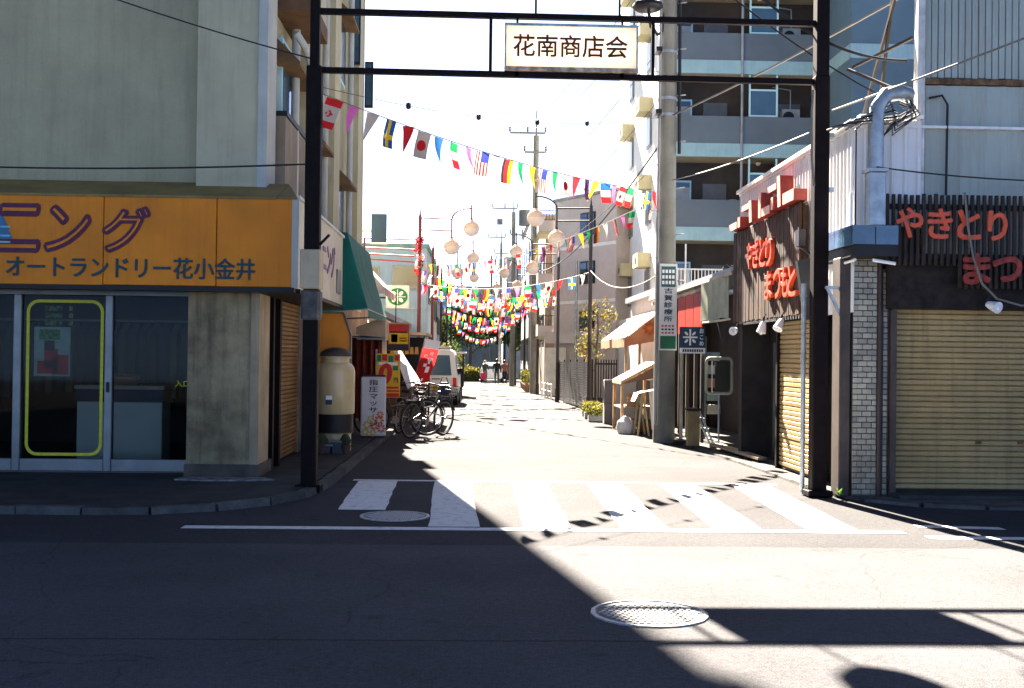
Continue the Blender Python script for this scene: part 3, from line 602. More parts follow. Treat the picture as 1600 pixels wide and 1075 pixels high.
# blue tiled canopy edge round the corner, dark soffit, tube lamp
cn = MB().ext([(3.94, 12.75, 2.60), (3.94, 11.62, 2.60), (4.41, 11.62, 2.60), (4.41, 12.0, 2.60), (4.06, 12.0, 2.60), (4.06, 12.75, 2.60)], (0, 0, .12)).build('canopy', black, yk)
bt = M('blue_glazed_panel', (.05, .115, .19), .2, var=.2, scale=6, rnd=.25, spec=.6)
for y in (11.63, 11.91, 12.19, 12.47): box('panel', (3.915, 3.939, y, y + .268, 2.721, 2.92), bt, cn)
for x in (3.918, 4.168): box('panel', (x, x + .235, 11.595, 11.619, 2.721, 2.92), bt, cn)
MB().ext([(3.94, 12.75, 2.721), (3.94, 11.62, 2.721), (4.41, 11.62, 2.721), (4.41, 11.94, 2.721), (4.04, 11.94, 2.721), (4.04, 12.75, 2.721)], (0, 0, .18)).build('canopy_top', M('canopy_sheet', (.2, .22, .25), .7), cn)
MB().cyl((4.16, 11.66, 2.56), (4.41, 11.70, 2.53), .018).build('tube_lamp', white, cn, True); MB().cyl((3.97, 12.2, 2.55), (4.0, 11.75, 2.57), .016).build('tube_lamp', white, cn, True)
# galvanised duct climbing the corner
MB().box(4.13, 4.31, 11.70, 11.86, 2.93, 3.50, bev=.01).build('duct', galv, yk); MB().box(4.11, 4.33, 11.68, 11.88, 3.501, 3.54, bev=.004).build('duct_flange', galv, yk)
MB().tube([(4.22, 11.78, 3.54), (4.22, 11.78, 4.02), (4.24, 11.78, 4.2), (4.34, 11.80, 4.34), (4.5, 11.84, 4.38), (4.62, 11.9, 4.36)], .085, 14).build('duct', galv, yk, True)
for i in range(7):
    z = 4.10 + .04 * i; a = [(4.55 + .05 * math.sin(i), 11.86, 4.4 - .03 * i), (4.62 + .04 * i % .1, 11.80, 4.1 + .02 * i), (4.45 - .03 * i, 11.76, 4.0 - .05 * (i % 3)), (4.35 + .02 * i, 11.72, 4.25 - .03 * i), (4.2 - .07 * i, 11.74, 4.15 - .03 * i), (4.0 - .05 * i, 11.80, 3.95 + .03 * (i % 2))]
    MB().tube(a, .010, 6).build('cable_loop', wire_m if i % 2 else wire_pale, yk)
MB().box(4.0, 4.03, 11.93, 11.96, 2.93, 3.3).build('notice_board', white, yk)

def spot(name, loc, aim, label):
    t = thing('spot_lamp', label, 'lamp', loc, 'clamp spot lamps of the restaurant'); L = Vector(loc); d = (Vector(aim) - L).normalized(); m = MB()
    m.tube([L, L + d * .03, L + d * .09, L + d * .15], .03, 12, r1=.065); m.build('reflector', whitep, t, True)
    MB().tube([L - d * .0, L + Vector((0, 0, .06)), L + Vector((.03, 0, .11))], .010).build('arm', steel_dark, t)
    MB().lathe([(0, -.03), (.02, -.025), (.03, 0), (.02, .025), (0, .03)], L + d * .15, 10).build('bulb', white, t, True)
spot('a', (3.86, 16.55, 1.93), (3.5, 16.0, 1.85), 'white spot lamp under the left end of the wooden restaurant boards')
spot('b', (3.84, 14.9, 2.0), (3.7, 14.8, 1.5), 'white spot lamp under the boards, left of the paired lamp by the gate post')
spot('c', (3.84, 14.0, 2.0), (3.6, 13.8, 1.6), 'white spot lamp under the boards nearest the right gate post')
spot('d', (5.45, 11.80, 2.12), (5.65, 11.3, 1.95), 'white spot lamp on the dark board above the right shutter')
dk = thing('projecting_sign', 'black projecting sign bracket between the wooden boards and right gate post', 'sign', (3.7, 13.1, 2.3))
MB().ext([(3.80, 13.2, 2.68), (3.98, 13.2, 2.72), (3.98, 13.2, 2.0), (3.90, 13.2, 2.0)], (0, .10, 0)).build('panel', M('black_sign_sheet', (.03, .03, .03), .4, spec=.5), dk); MB().bar((3.82, 13.2, 2.86), (3.98, 13.2, 2.74), .03, .03).build('bracket', steel_dark, dk); MB().box(3.80, 3.88, 13.15, 13.3, 2.85, 3.05).build('lamp_box', steel_dark, dk)
dp = thing('standpipe', 'pale vertical pipe standing against the right gate post', 'pipe', (3.64, 12.35, .03))
MB().cyl((3.635, 12.36, .03), (3.635, 12.36, 2.35), .026).build('pipe', galv, dp, True)
for z in (.6, 1.5, 2.2): MB().cyl((3.635, 12.36, z), (3.635, 12.36, z + .03), .033).build('joint', galv, dp, True)
wd_ = thing('weed', 'tuft of bright green weeds at the foot of the right gate post', 'plant', (3.95, 12.0, .03))
leafm = M('weed_leaf', (.10, .20, .03), .7, var=.2, scale=30, trans=.4)
for i in range(14):
    a = random.uniform(0, 6.28); r = random.uniform(.04, .11); m = MB(); b = Vector((3.93, 11.98, .035)); tip = b + Vector((r * math.cos(a), r * math.sin(a), random.uniform(.04, .1))); n = Vector((-math.sin(a), math.cos(a), 0)) * .012
    m.quad(b - n * .3, (b + tip) / 2 - n + Vector((0, 0, .02)), tip, (b + tip) / 2 + n + Vector((0, 0, .02))); m.build('leaf', leafm, wd_)

# ------------------------------------------------------------------ left side of the street: stalls and clutter
aw = thing('teal_awning', 'teal green canvas awning over the pavement beside the cream sign', 'awning', (-2.1, 18.8, 2.1))
A = [(-1.98, 17.05, 3.34), (-1.66, 17.05, 2.20), (-2.05, 17.05, 2.16)]
Bq = [(-1.98, 20.6, 3.34), (-1.66, 20.6, 2.20), (-2.05, 20.6, 2.16)]
mb = MB(); n = 14
for i in range(n):
    t0, t1 = i / n, (i + 1) / n; w0, w1 = .015 * math.sin(i * 1.9), .015 * math.sin((i + 1) * 1.9)
    for j in range(6):
        s0, s1 = j / 6, (j + 1) / 6
        P = lambda s, t, q: Vector(A[0]).lerp(Vector(A[1]), s).lerp(Vector(Bq[0]).lerp(Vector(Bq[1]), s), t) + Vector((q * math.sin(s * 3.14) - .05 * math.sin(s * 3.14), 0, 0))
        mb.quad(P(s0, t0, w0), P(s1, t0, w0), P(s1, t1, w1), P(s0, t1, w1))
mb.build('front_sheet', tealc, aw, True)
MB().add([(-2.48, 17.04, 3.34), A[0], A[1], A[2], (-2.48, 17.04, 2.16)], [(0, 1, 2, 3, 4)]).build('side_sheet', tealc, aw)
MB().add([(-2.5, 17.05, 3.42), (-1.98, 17.05, 3.345), (-1.98, 20.6, 3.345), (-2.5, 20.6, 3.42)], [(0, 1, 2, 3)]).build('top_sheet', tealc, aw)
MB().add([A[1], Bq[1], (Bq[1][0] + .01, Bq[1][1], 2.07), (A[1][0] + .01, A[1][1], 2.07)], [(0, 1, 2, 3)]).build('valance', tealc, aw)
MB().tube([(-2.48, 17.06, 2.15), (-1.67, 17.06, 2.19), (-1.67, 20.58, 2.19), (-2.48, 20.58, 2.15)], .014).build('frame', galv, aw)

tk = thing('drinks_tank', 'large cream cylindrical tank with dark band standing behind the left gate post', 'tank', (-2.07, 16.55, .075))
tcream = M('cream_enamel', (.52, .42, .22), .3, var=.1, scale=3, streak=.25, spec=.5)
MB().lathe([(.22, .0), (.24, .02), (.24, .26), (.27, .28)], (-2.07, 16.55, .076), 28).build('base', tcream, tk, True)
MB().lathe([(.268, .28), (.268, .55)], (-2.07, 16.55, .076), 28).build('dark_band', black, tk, True)
MB().lathe([(.272, .55), (.285, .57), (.285, 1.17), (.272, 1.23), (.235, 1.28), (.20, 1.30), (.20, 1.36), (.225, 1.37), (.225, 1.39), (.0, 1.395)], (-2.07, 16.55, .076), 32).build('drum', tcream, tk, True)
MB().lathe([(.235, 1.39), (.23, 1.43), (.17, 1.49), (.06, 1.52), (.0, 1.523)], (-2.07, 16.55, .078), 28).build('lid', M('dark_lid', (.06, .05, .04), .5), tk, True)
MB().box(-2.17, -2.08, 16.262, 16.268, .84, .90).build('label', whitep, tk); MB().box(-2.17, -2.08, 16.262, 16.268, .77, .838).build('label', navy, tk)
for i, (x, c_) in enumerate(((-2.2, .10), (-1.98, .12), (-1.86, .09), (-2.10, .08))):
    p_ = thing('bottle_crate' if i % 2 else 'flower_pot', ('dark flower pot left of the tank foot on the pavement', 'small dark crate in front of the cream tank foot', 'dark flower pot right of the cream tank foot', 'low grey crate at the middle of the cream tank foot')[i], ('pot', 'crate', 'pot', 'crate')[i], (x, 16.1, .075))
    if i % 2: MB().box(x - c_ * .8, x + c_ * .8, 16.05, 16.2, .077, .077 + c_ * 1.4, bev=.008).build('case', M('crate%d' % i, (.05, .06, .07), .6), p_); MB().box(x - c_ * .84, x + c_ * .84, 16.04, 16.21, .078 + c_ * 1.4, .1 + c_ * 1.4).build('rim', M('crate_rim', (.2, .22, .2), .6), p_)
    else: MB().lathe([(c_ * .6, 0), (c_ * .85, c_ * 1.2), (c_ * .92, c_ * 1.2), (c_ * .92, c_ * 1.4), (c_ * .7, c_ * 1.4)], (x, 16.1, .077), 16).build('pot', M('pot%d' % i, (.09, .05, .035), .7), p_, True); MB().lathe([(.0, .1), (c_ * .8, .14), (c_ * .9, .2), (c_ * .5, .27), (0, .29)], (x, 16.1, .077), 9).build('plant', M('dark_plant', (.025, .045, .02), .8), p_)
ob = thing('orange_board', 'orange board with a clipped corner standing behind the cream tank', 'board', (-2.2, 17.12, .07))
MB().ext([(-2.46, 17.12, .08), (-1.92, 17.12, .08), (-1.92, 17.12, 1.80), (-2.04, 17.12, 2.12), (-2.46, 17.12, 2.12)], (0, .03, 0)).build('sheet', M('bright_orange_board', (.60, .22, .02), .6, var=.12), ob); MB().tube([(-1.91, 17.10, .08), (-1.91, 17.10, 1.80), (-2.03, 17.10, 2.13), (-2.47, 17.10, 2.13)], .013).build('edge', alu, ob)

ms = thing('massage_sign', 'white upright signboard with black vertical lettering and printed flowers, beside the tank', 'signboard', (-1.77, 19.4, .07), rz=rad(3))
MB().box(-.215, .215, -.06, .06, .03, 1.05, bev=.02).build('panel', M('white_acrylic', (.66, .67, .66), .45, var=.05, trans=.2), ms, local=True); 
for z0 in (.0, 1.05): MB().box(-.20, .20, -.045, .045, z0, z0 + .03).build('cap', steel_dark, ms, local=True)
text('lettering', '\n'.join('指圧マッサ｜ジ'), (.0, -.062, .60), XP, ZP, .15, .80, ink, ms, .004, .015, 1.15, True)
def petal_flower(par, cx, cz, r, mat, y=-.0635, nm='flower_print', k=8):
    m = MB()
    for i in range(k):
        a = 2 * math.pi * i / k; d = Vector((math.cos(a), 0, math.sin(a))); q = Vector((-d.z, 0, d.x)) * r * .22; c = Vector((cx, y, cz))
        m.add([c + d * r * .2, c + d * r * .6 + q, c + d * r, c + d * r * .6 - q], [(0, 1, 2, 3)])
    return m.build(nm, mat, par, local=True)
pk, yl = M('flower_orange', (.62, .14, .04), .6), M('flower_yellow', (.62, .44, .05), .6)
for cx, cz, r, mt in ((.10, .30, .10, pk), (.14, .16, .09, pk), (.02, .20, .08, pk), (-.10, .22, .09, yl), (-.13, .10, .08, yl), (.0, .09, .07, yl), (.12, .40, .07, pk), (-.05, .33, .06, yl)): petal_flower(ms, cx, cz, r, mt)

rcu = thing('red_curtain', 'dark red cloth curtain hanging behind the massage signboard', 'curtain', (-1.95, 20.2, .3))
mb = MB(); n = 16
for i in range(n):
    f = lambda i: (-2.25 + .56 * i / n, 20.2 + .05 * math.sin(i * 1.7), 0); a, b = f(i), f(i + 1)
    mb.quad((a[0], a[1], .35), (b[0], b[1], .35), (b[0], b[1], 1.80), (a[0], a[1], 1.80))
mb.build('cloth', M('dark_red_cloth', (.15, .022, .012), .9, var=.3, scale=5), rcu, True); MB().cyl((-2.3, 20.2, 1.82), (-1.6, 20.2, 1.82), .014).build('rod', galv, rcu); MB().box(-1.70, -1.62, 20.16, 20.22, .05, 2.0).build('post', M('grey_post', (.34, .34, .36), .7), rcu)
bx = thing('beige_awning_box', 'beige fabric awning box above the dark red curtain', 'awning', (-1.82, 19.8, 1.85))
MB().ext([(-2.12, 19.6, 1.84), (-1.60, 19.6, 1.80), (-1.60, 19.6, 2.11), (-1.78, 19.6, 2.10), (-2.10, 19.6, 1.98)], (0, .8, 0)).build('cover', M('beige_fabric', (.52, .38, .25), .8, var=.12, trans=.2), bx); MB().box(-2.1, -1.6, 19.62, 20.35, 1.76, 1.795).build('rail', alu, bx)

def sheet_sign(label, x0, x1, z0, z1, y, blocks, base, legs=False, name='poster_sign', thick=.03):
    t = thing(name, label, 'sign', ((x0 + x1) / 2, y, z0))
    box('panel', (x0, x1, y, y + thick, z0, z1), base, t)
    for (a, b, c, d, mt) in blocks: box('print', (x0 + (x1 - x0) * a, x0 + (x1 - x0) * b, y - .004, y - .001, z0 + (z1 - z0) * c, z0 + (z1 - z0) * d), mt, t)
    return t
yp = sheet_sign('yellow poster with a big red zero and small yen mark, above the bicycles', -1.78, -1.36, .74, 1.52, 20.0,
    ((.02, .20, .82, .97, greenp), (.24, .45, .84, .98, redp), (.5, .72, .81, .95, greenp), (.76, .97, .84, .97, redp), (.1, .9, .74, .80, whitep), (.70, .92, .62, .72, greenp), (.02, .98, .01, .10, redp), (.3, .95, .20, .25, redp), (.45, .98, .13, .17, redp)), yelp)
text('lettering', '0', (-1.62, 19.994, 1.16), XP, ZP + XP * .1, .20, .34, redp, yp, .004, .05); text('lettering', '円', (-1.43, 19.994, 1.05), XP, ZP, .075, .085, ink, yp, .004, .02)
MB().box(-1.80, -1.77, 20.03, 20.07, .07, 1.6).build('stake', galv, yp)
hb = sheet_sign('square red and yellow hanging sign box below the striped awning', -1.74, -1.33, 1.58, 2.10, 22.0, ((.05, .95, .74, .97, redp), (.1, .9, .68, .73, ink), (.05, .95, .27, .67, yelp), (.15, .45, .32, .62, redp), (.55, .9, .45, .5, redp), (.55, .9, .35, .4, redp), (.0, 1, .02, .24, black)), M('brown_frame', (.22, .09, .03), .6), thick=.22)
MB().bar((-1.6, 22.1, 2.1), (-1.6, 22.1, 2.7), .02, .02).build('hanger', steel_dark, hb)
MB().box(-1.76, -1.31, 21.98, 22.24, 2.101, 2.13).build('cap', M('tan_cap', (.5, .33, .18), .7), hb)

def cloth(name, label, cat, P, mat, n=10, amp=.04, blocks=(), bm_=None):
    "a hanging piece of cloth given by its four corners"
    t = thing(name, label, cat, P[2]); P = [Vector(p) for p in P]; m = MB(); N = (P[1] - P[0]).cross(P[3] - P[0]).normalized()
    f = lambda u, v: P[0].lerp(P[1], u).lerp(P[3].lerp(P[2], u), v) + N * amp * math.sin(v * 6 + u * 3) * (.3 + v)
    for i in range(n):
        for j in range(n):
            k = 0
            for (a, b, c, d) in blocks:
                if a <= (i + .5) / n < b and c <= (j + .5) / n < d: k = 1
            m.quad(f(i / n, j / n), f((i + 1) / n, j / n), f((i + 1) / n, (j + 1) / n), f(i / n, (j + 1) / n), k)
    m.build('cloth', [mat, bm_] if bm_ else mat, t, True); return t
c1 = cloth('white_banner', 'crumpled white cloth banner hanging below the red and yellow sign box', 'banner', ((-1.66, 22.3, 1.60), (-1.52, 22.3, 1.62), (-1.12, 22.4, .98), (-1.36, 22.4, .82)), M('white_cloth', (.62, .63, .68), .9, var=.1, trans=.4), amp=.05)
MB().cyl((-1.7, 22.3, 1.62), (-1.48, 22.3, 1.64), .01).build('rod', galv, c1)
MB().cyl((-1.58, 22.32, gz(22)), (-1.58, 22.32, 1.64), .011).build('pole', galv, c1)
c2 = cloth('red_banner', 'leaning red sales banner with white strokes next to the parked van', 'banner', ((-1.12, 24.2, 1.86), (-.78, 24.3, 1.80), (-1.05, 24.2, .82), (-1.38, 24.2, .80)), M('red_cloth', (.55, .02, .02), .9, var=.1, trans=.45), n=16, amp=.05,
      blocks=((.0, 1, .0, .2), (.55, .75, .25, .33), (.5, .8, .36, .42), (.55, .7, .45, .52), (.25, .45, .30, .4), (.3, .5, .5, .56), (.5, .75, .58, .66), (.35, .6, .72, .78), (.45, .55, .8, .9)), bm_=whitep)
MB().tube([(-1.40, 24.25, gz(24)), (-1.38, 24.22, .8), (-1.10, 24.22, 1.9)], .012).build('pole', galv, c2)

st = thing('market_stall', 'dark roofed market stall with lit yellow goods behind the red banner', 'stall', (-2.0, 25.6, gz(25)))
MB().ext([(-2.6, 24.9, 2.05), (-1.10, 24.9, 2.0), (-1.10, 24.9, 1.94), (-2.6, 24.9, 1.98)], (0, 2.6, 0)).build('roof', M('stall_roof', (.42, .33, .22), .8, var=.2), st)
for x, y in ((-1.16, 24.95), (-1.16, 27.4), (-2.4, 24.95)): MB().box(x - .025, x + .025, y - .025, y + .025, gz(25), 1.95).build('post', steel_dark, st)
MB().box(-2.6, -1.25, 25.6, 27.3, gz(25), .75).build('counter', M('stall_counter', (.10, .07, .05), .8), st); MB().box(-2.6, -2.55, 24.9, 27.5, gz(25), 1.95).build('back', black, st)
MB().box(-2.5, -1.2, 27.3, 27.34, gz(25), 1.93).build('end_wall', black, st)
for i in range(6):
    pg = thing('paper_packet', 'pale yellow packet inside the dark stall, %s of the hanging row' % ('leftmost', 'second from the left', 'third from the left', 'third from the right', 'second from the right', 'rightmost')[i], 'packet', (-1.95 + i * .11, 25.3, 1.52), 'packets hung in the stall')
    MB().ext([(-1.95 + i * .11, 25.3, 1.52), (-1.86 + i * .11, 25.3, 1.52), (-1.875 + i * .11, 25.3, 1.68), (-1.935 + i * .11, 25.3, 1.68)], (0, .05, 0)).build('body', M('packet_yellow', (.70, .44, .12), .7, trans=.2), pg)

def striped(label, P0, P1, y0, y1, n, group, c_a, c_b):
    t = thing('striped_awning', label, 'awning', ((P0[0] + P1[0]) / 2, y0, P1[1]), group)
    for i in range(n):
        a, b = y0 + (y1 - y0) * i / n, y0 + (y1 - y0) * (i + 1) / n
        m = MB(); m.add([(P0[0], a, P0[1]), (P1[0], a, P1[1]), (P1[0], b, P1[1]), (P0[0], b, P0[1])], [(0, 1, 2, 3)]); m.build('stripe', c_b if i % 2 else c_a, t)
        m = MB(); m.add([(P1[0], a, P1[1] - .001), (P1[0] + .01, a, P1[1] - .16), (P1[0] + .01, b, P1[1] - .16), (P1[0], b, P1[1] - .001)], [(0, 1, 2, 3)]); m.build('valance', c_b if i % 2 else c_a, t)
    MB().add([(P0[0], y0 - .01, P0[1]), (P1[0], y0 - .01, P1[1]), (P1[0], y0 - .01, P1[1] - .14), (P0[0], y0 - .01, P1[1] - .14)], [(0, 1, 2, 3)]).build('side', c_a, t)
wcl, pcl = M('white_canvas', (.66, .62, .58), .85, trans=.4), M('pink_canvas', (.55, .24, .18), .85, trans=.4)
striped('pale pink striped awning just past the teal awning', (-2.5, 3.55), (-1.85, 2.85), 22.2, 25.0, 12, 'striped awnings', wcl, pcl)
striped('pale pink striped awning above the red and yellow sign box', (-2.3, 2.45), (-1.55, 2.02), 23.2, 24.8, 12, 'striped awnings', wcl, pcl)

es = thing('emblem_sign', 'pale square sign with green oval and white rice-plant emblem on the left', 'sign', (-2.0, 28, 2.7))
MB().box(-2.28, -1.70, 28, 28.1, 2.66, 3.24, bev=.01).build('panel', M('pale_sign_panel', (.55, .58, .55), .6, var=.1, trans=.25), es); MB().box(-2.5, -2.28, 28.03, 28.07, 2.9, 2.95).build('arm', steel_dark, es)
def disc(c, rx, rz, mat, par, y, name, n=26, rot=0):
    cr, sr_ = math.cos(rot), math.sin(rot)
    P = [(rx * math.cos(2 * math.pi * i / n), rz * math.sin(2 * math.pi * i / n)) for i in range(n)]
    return MB().ext([(c[0] + p * cr - q * sr_, y, c[1] + p * sr_ + q * cr) for p, q in P], (0, -.006, 0)).build(name, mat, par)
dg_ = disc((-1.99, 2.95), .25, .215, greenp, es, 27.998, 'oval')
for a in (45, 135, 225, 315): disc((-1.99 + .12 * math.cos(rad(a)), 2.95 + .115 * math.sin(rad(a))), .065, .045, whitep, es, 27.990, 'petal', 12, rad(a))
for e in ((-2.0, -1.98, 27.984, 27.990, 2.77, 3.13), (-2.19, -1.79, 27.984, 27.990, 2.942, 2.958)): box('stem', e, whitep, es)
dsn = thing('dark_signboard', 'dark blue board on the far edge of the corner building', 'signboard', (-2.6, 27.6, 4.3))
MB().box(-2.62, -2.25, 27.5, 27.62, 4.25, 4.95, bev=.01).build('panel', navy, dsn); MB().box(-3.2, -2.62, 27.54, 27.58, 4.5, 4.56).build('arm', galv, dsn); MB().box(-2.64, -2.23, 27.48, 27.64, 4.22, 4.248).build('lip', white, dsn)

# low shops behind, blue sheet-metal house, pale houses further on (left)
def house(name, label, x0, x1, y0, y1, h, wall, wins=(), roof=None, swins=(), frame=None, street=1, parapet=True):
    "block with window openings on the camera side (wins) and on the street side (swins); each (a0,a1,z0,z1)"
    g_ = gz(y0); t = thing(name, label, 'building', ((x0 + x1) / 2, (y0 + y1) / 2, g_))
    box('wall', (x0, x1, y0, y1, g_ - .2, h), wall, t)
    if parapet: box('roof', (x0 - .08, x1 + .08, y0 - .08, y1 + .08, h + .001, h + .16), roof or wall, t)
    fr = frame or alu
    for a0, a1, z0, z1 in wins:
        f = box('window', (a0, a1, y0 - .05, y0 - .001, z0, z1), fr, t); box('pane', (a0 + .06, a1 - .06, y0 - .056, y0 - .051, z0 + .06, z1 - .06), winglass, f)
        box('sill', (a0 - .05, a1 + .05, y0 - .12, y0 - .052, z0 - .06, z0 - .002), fr, f)
    xs = x1 if street > 0 else x0
    for a0, a1, z0, z1 in swins:
        e = (xs + .001, xs + .05) if street > 0 else (xs - .05, xs - .001); q = (xs + .051, xs + .056) if street > 0 else (xs - .056, xs - .051)
        f = box('window', (*e, a0, a1, z0, z1), fr, t); box('pane', (*q, a0 + .06, a1 - .06, z0 + .06, z1 - .06), winglass, f)
    return t
pale_blue = M('pale_blue_sheet', (.36, .47, .52), .7, var=.08, streak=.25)
house('low_shop', 'low dark shop row behind the market stalls on the left', -8, -2.62, 24.9, 43.5, 2.55, M('brown_shop_wall', (.16, .12, .09), .85, var=.2), roof=M('grey_roof', (.22, .22, .22), .8), swins=[(27 + 3 * i, 29 + 3 * i, .3, 2.0) for i in range(5)])
bh = house('blue_house', 'pale blue sheet-metal house behind the left lamp posts', -8, -2.0, 44, 52, 5.7, pale_blue, [(-3.35, -2.25, 4.15, 5.0), (-4.25, -3.85, 4.3, 4.95), (-6.2, -5.0, 4.1, 5.0)], M('green_roof', (.2, .34, .27), .7), [(45.5, 47.0, 3.6, 4.8), (48.5, 50, 3.6, 4.8)])
for z in (3.3,): MB().box(-8, -1.97, 43.95, 43.99, z, z + .06).build('band', galv, bh)
house('white_house', 'plain white house past the blue house on the left', -9, -2.3, 54, 64, 6.2, M('white_plaster', (.62, .63, .60), .85, var=.06, streak=.2), [(-4, -3, 4.2, 5.2)], swins=[(55 + 3 * i, 56.5 + 3 * i, 3.3, 4.5) for i in range(3)] + [(55 + 3 * i, 57 + 3 * i, .2, 2.0) for i in range(3)])
house('grey_house', 'grey house low at the far left end of the street', -9, -2.6, 66, 78, 5.0, M('grey_plaster', (.35, .36, .36), .85, streak=.2), [(-4, -3, 3, 4)], swins=[(67 + 3.5 * i, 69 + 3.5 * i, 2.8, 4) for i in range(3)])

rp_ = thing('red_pipe_frame', 'red painted pipe frame reaching from the shop roof to the first left lamp post', 'pipe frame', (-2.6, 33.6, 4.4))
for i, z in enumerate((4.98, 4.70, 4.52, 4.36)): MB().tube([(-3.42, 33.6 + .05 * i, z - (.03 if i else 0)), (-3.36, 33.6, z), (-1.92, 33.8, z - .02 * i)], .024, 8).build('pipe', M('red_pipe', (.42, .05, .03), .5), rp_)
MB().cyl((-3.4, 33.6, 2.5), (-3.4, 33.6, 5.0), .03).build('upright', red_brown, rp_)

# bicycles
def wheel(par, x, r=.33):
    n = 28; ring = [(x + r * math.cos(2 * math.pi * i / n), 0, r + .012 + r * math.sin(2 * math.pi * i / n)) for i in range(n)]
    wh = MB().tube(ring, .018, 8, closed=True).build('wheel', rubber, par, True, local=True)
    rg = [(x + (r - .03) * math.cos(2 * math.pi * i / n), 0, r + .012 + (r - .03) * math.sin(2 * math.pi * i / n)) for i in range(n)]
    MB().tube(rg, .010, 6, closed=True).build('rim', chrome, wh, local=True)
    m = MB()
    for i in range(16):
        a = 2 * math.pi * i / 16; m.tube([(x, .02 if i % 2 else -.02, r + .012), (x + (r - .03) * math.cos(a), 0, r + .012 + (r - .03) * math.sin(a))], .0018, 4)
    m.build('spokes', chrome, wh, local=True); MB().cyl((x, -.045, r + .012), (x, .045, r + .012), .02).build('hub', chrome, wh, local=True)
def bicycle(label, loc, rz, body, basket=True, lean=0):
    t = thing('bicycle', label, 'bicycle', loc, 'bicycles parked by the stalls', rz); t.rotation_euler = (lean, 0, rz)
    wheel(t, -.52); wheel(t, .55)
    m = MB(); bb = (-.08, 0, .30); hd = (.36, 0, .80); hl = (.39, 0, .66); se = (-.22, 0, .78); ax = (-.52, 0, .342)
    m.tube([hl, (.1, 0, .42), bb], .018); m.tube([hd, (.15, 0, .58), (-.16, 0, .55)], .014); m.tube([bb, se], .016)
    for s in (-.05, .05): m.tube([(bb[0], s * .5, bb[2]), (ax[0], s, ax[2])], .010); m.tube([(se[0], s * .4, se[2] - .06), (ax[0], s, ax[2])], .009); m.tube([(.42, s, .60), (.55, s, .342)], .010)
    m.tube([(.34, 0, .86), (.42, 0, .60)], .018); m.build('frame', body, t, True, local=True)
    m = MB(); m.tube([(.20, -.27, .98), (.30, -.24, 1.0), (.37, -.06, .97), (.37, .06, .97), (.30, .24, 1.0), (.20, .27, .98)], .011); m.tube([(.34, 0, .86), (.37, 0, .97)], .012); m.build('handlebar', chrome, t, True, local=True)
    for s in (-1, 1): MB().cyl((.13, s * .275, .975), (.22, s * .268, .982), .016).build('grip', rubber, t, local=True)
    MB().add([(-.36, -.09, .80), (-.36, .09, .80), (-.20, .06, .82), (-.06, .02, .81), (-.06, -.02, .81), (-.20, -.06, .82), (-.34, -.08, .86), (-.34, .08, .86), (-.2, .05, .87), (-.07, .015, .85), (-.07, -.015, .85), (-.2, -.05, .87)], [(0, 1, 2, 3, 4, 5), (6, 7, 8, 9, 10, 11)] + [(i, (i + 1) % 6, 6 + (i + 1) % 6, 6 + i) for i in range(6)]).build('saddle', rubber, t, local=True)
    MB().cyl((-.08, -.05, .30), (-.08, .05, .30), .07, n=18).build('chainring', chrome, t, local=True)
    m = MB()
    for s in (-1, 1): m.tube([(-.08, 0, .30), (-.08 + s * .12, s * .06, .30 - s * .11)], .010); m.box(-.08 + s * .12 - .04, -.08 + s * .12 + .04, s * .06 - .03 + s * .03, s * .06 + .03 + s * .03, .29 - s * .11, .31 - s * .11)
    m.build('cranks', steel_dark, t, local=True)
    for x0 in (-.52, .55):
        m = MB(); P = [(x0 + .365 * math.cos(a), .342 + .365 * math.sin(a)) for a in [rad(20 + 14 * i) for i in range(11)]]
        for (a, b), (c, d) in zip(P, P[1:]): m.quad((a, -.03, b), (a, .03, b), (c, .03, d), (c, -.03, d))
        m.build('mudguard', chrome, t, local=True)
    m = MB(); m.bar((-.30, 0, .70), (-.72, 0, .71), .12, .012); m.tube([(-.70, -.05, .70), (-.54, -.05, .36)], .006); m.tube([(-.70, .05, .70), (-.54, .05, .36)], .006); m.build('rack', steel_dark, t, local=True)
    if basket:
        m = MB(); bw, bz = .17, .72
        for i in range(9):
            y = -bw + 2 * bw * i / 8; m.tube([(.46, y, bz + .24), (.48, y * .85, bz), (.70, y * .85, bz), (.76, y, bz + .24)], .004, 5)
        for k in range(5):
            z = bz + .06 * k; f = .85 + .15 * k / 4; m.tube([(.47 - .0 * k, -bw * f, z), (.70 + .015 * k, -bw * f, z), (.70 + .015 * k, bw * f, z), (.47, bw * f, z)], .004, 5, closed=True)
        m.build('basket', steel_dark, t, local=True)
    MB().lathe([(0, -.03), (.035, -.02), (.045, .02), (.03, .035), (0, .035)], (.47, .07, .62), 10).build('headlamp', chrome, t, True, local=True)
bicycle('black bicycle with a front basket standing by the sunlit edge of the stalls', (-.93, 21.15, gz(21)), rad(58), M('black_frame', (.018, .018, .02), .3, spec=.6), True, rad(4))
bicycle('dark bicycle half hidden behind the white massage signboard', (-1.42, 20.75, .0), rad(22), M('dark_red_frame', (.06, .02, .02), .35, spec=.6), True, rad(-4))
bicycle('silver-grey bicycle leaning into the dark of the stalls behind the first bicycle', (-1.38, 22.6, gz(22)), rad(75), M('grey_frame', (.16, .17, .18), .35, spec=.6), True, rad(5))
bgd = thing('blue_bag', 'dark blue bag resting in the basket of the sunlit bicycle', 'bag', (-.6, 21.7, .8))
MB().box(-.74, -.50, 21.58, 21.84, .74, .98, bev=.05).build('body', M('blue_vinyl', (.02, .05, .12), .5), bgd); MB().tube([(-.70, 21.7, .96), (-.66, 21.7, 1.08), (-.58, 21.7, 1.08), (-.54, 21.7, .96)], .010).build('handle', rubber, bgd)

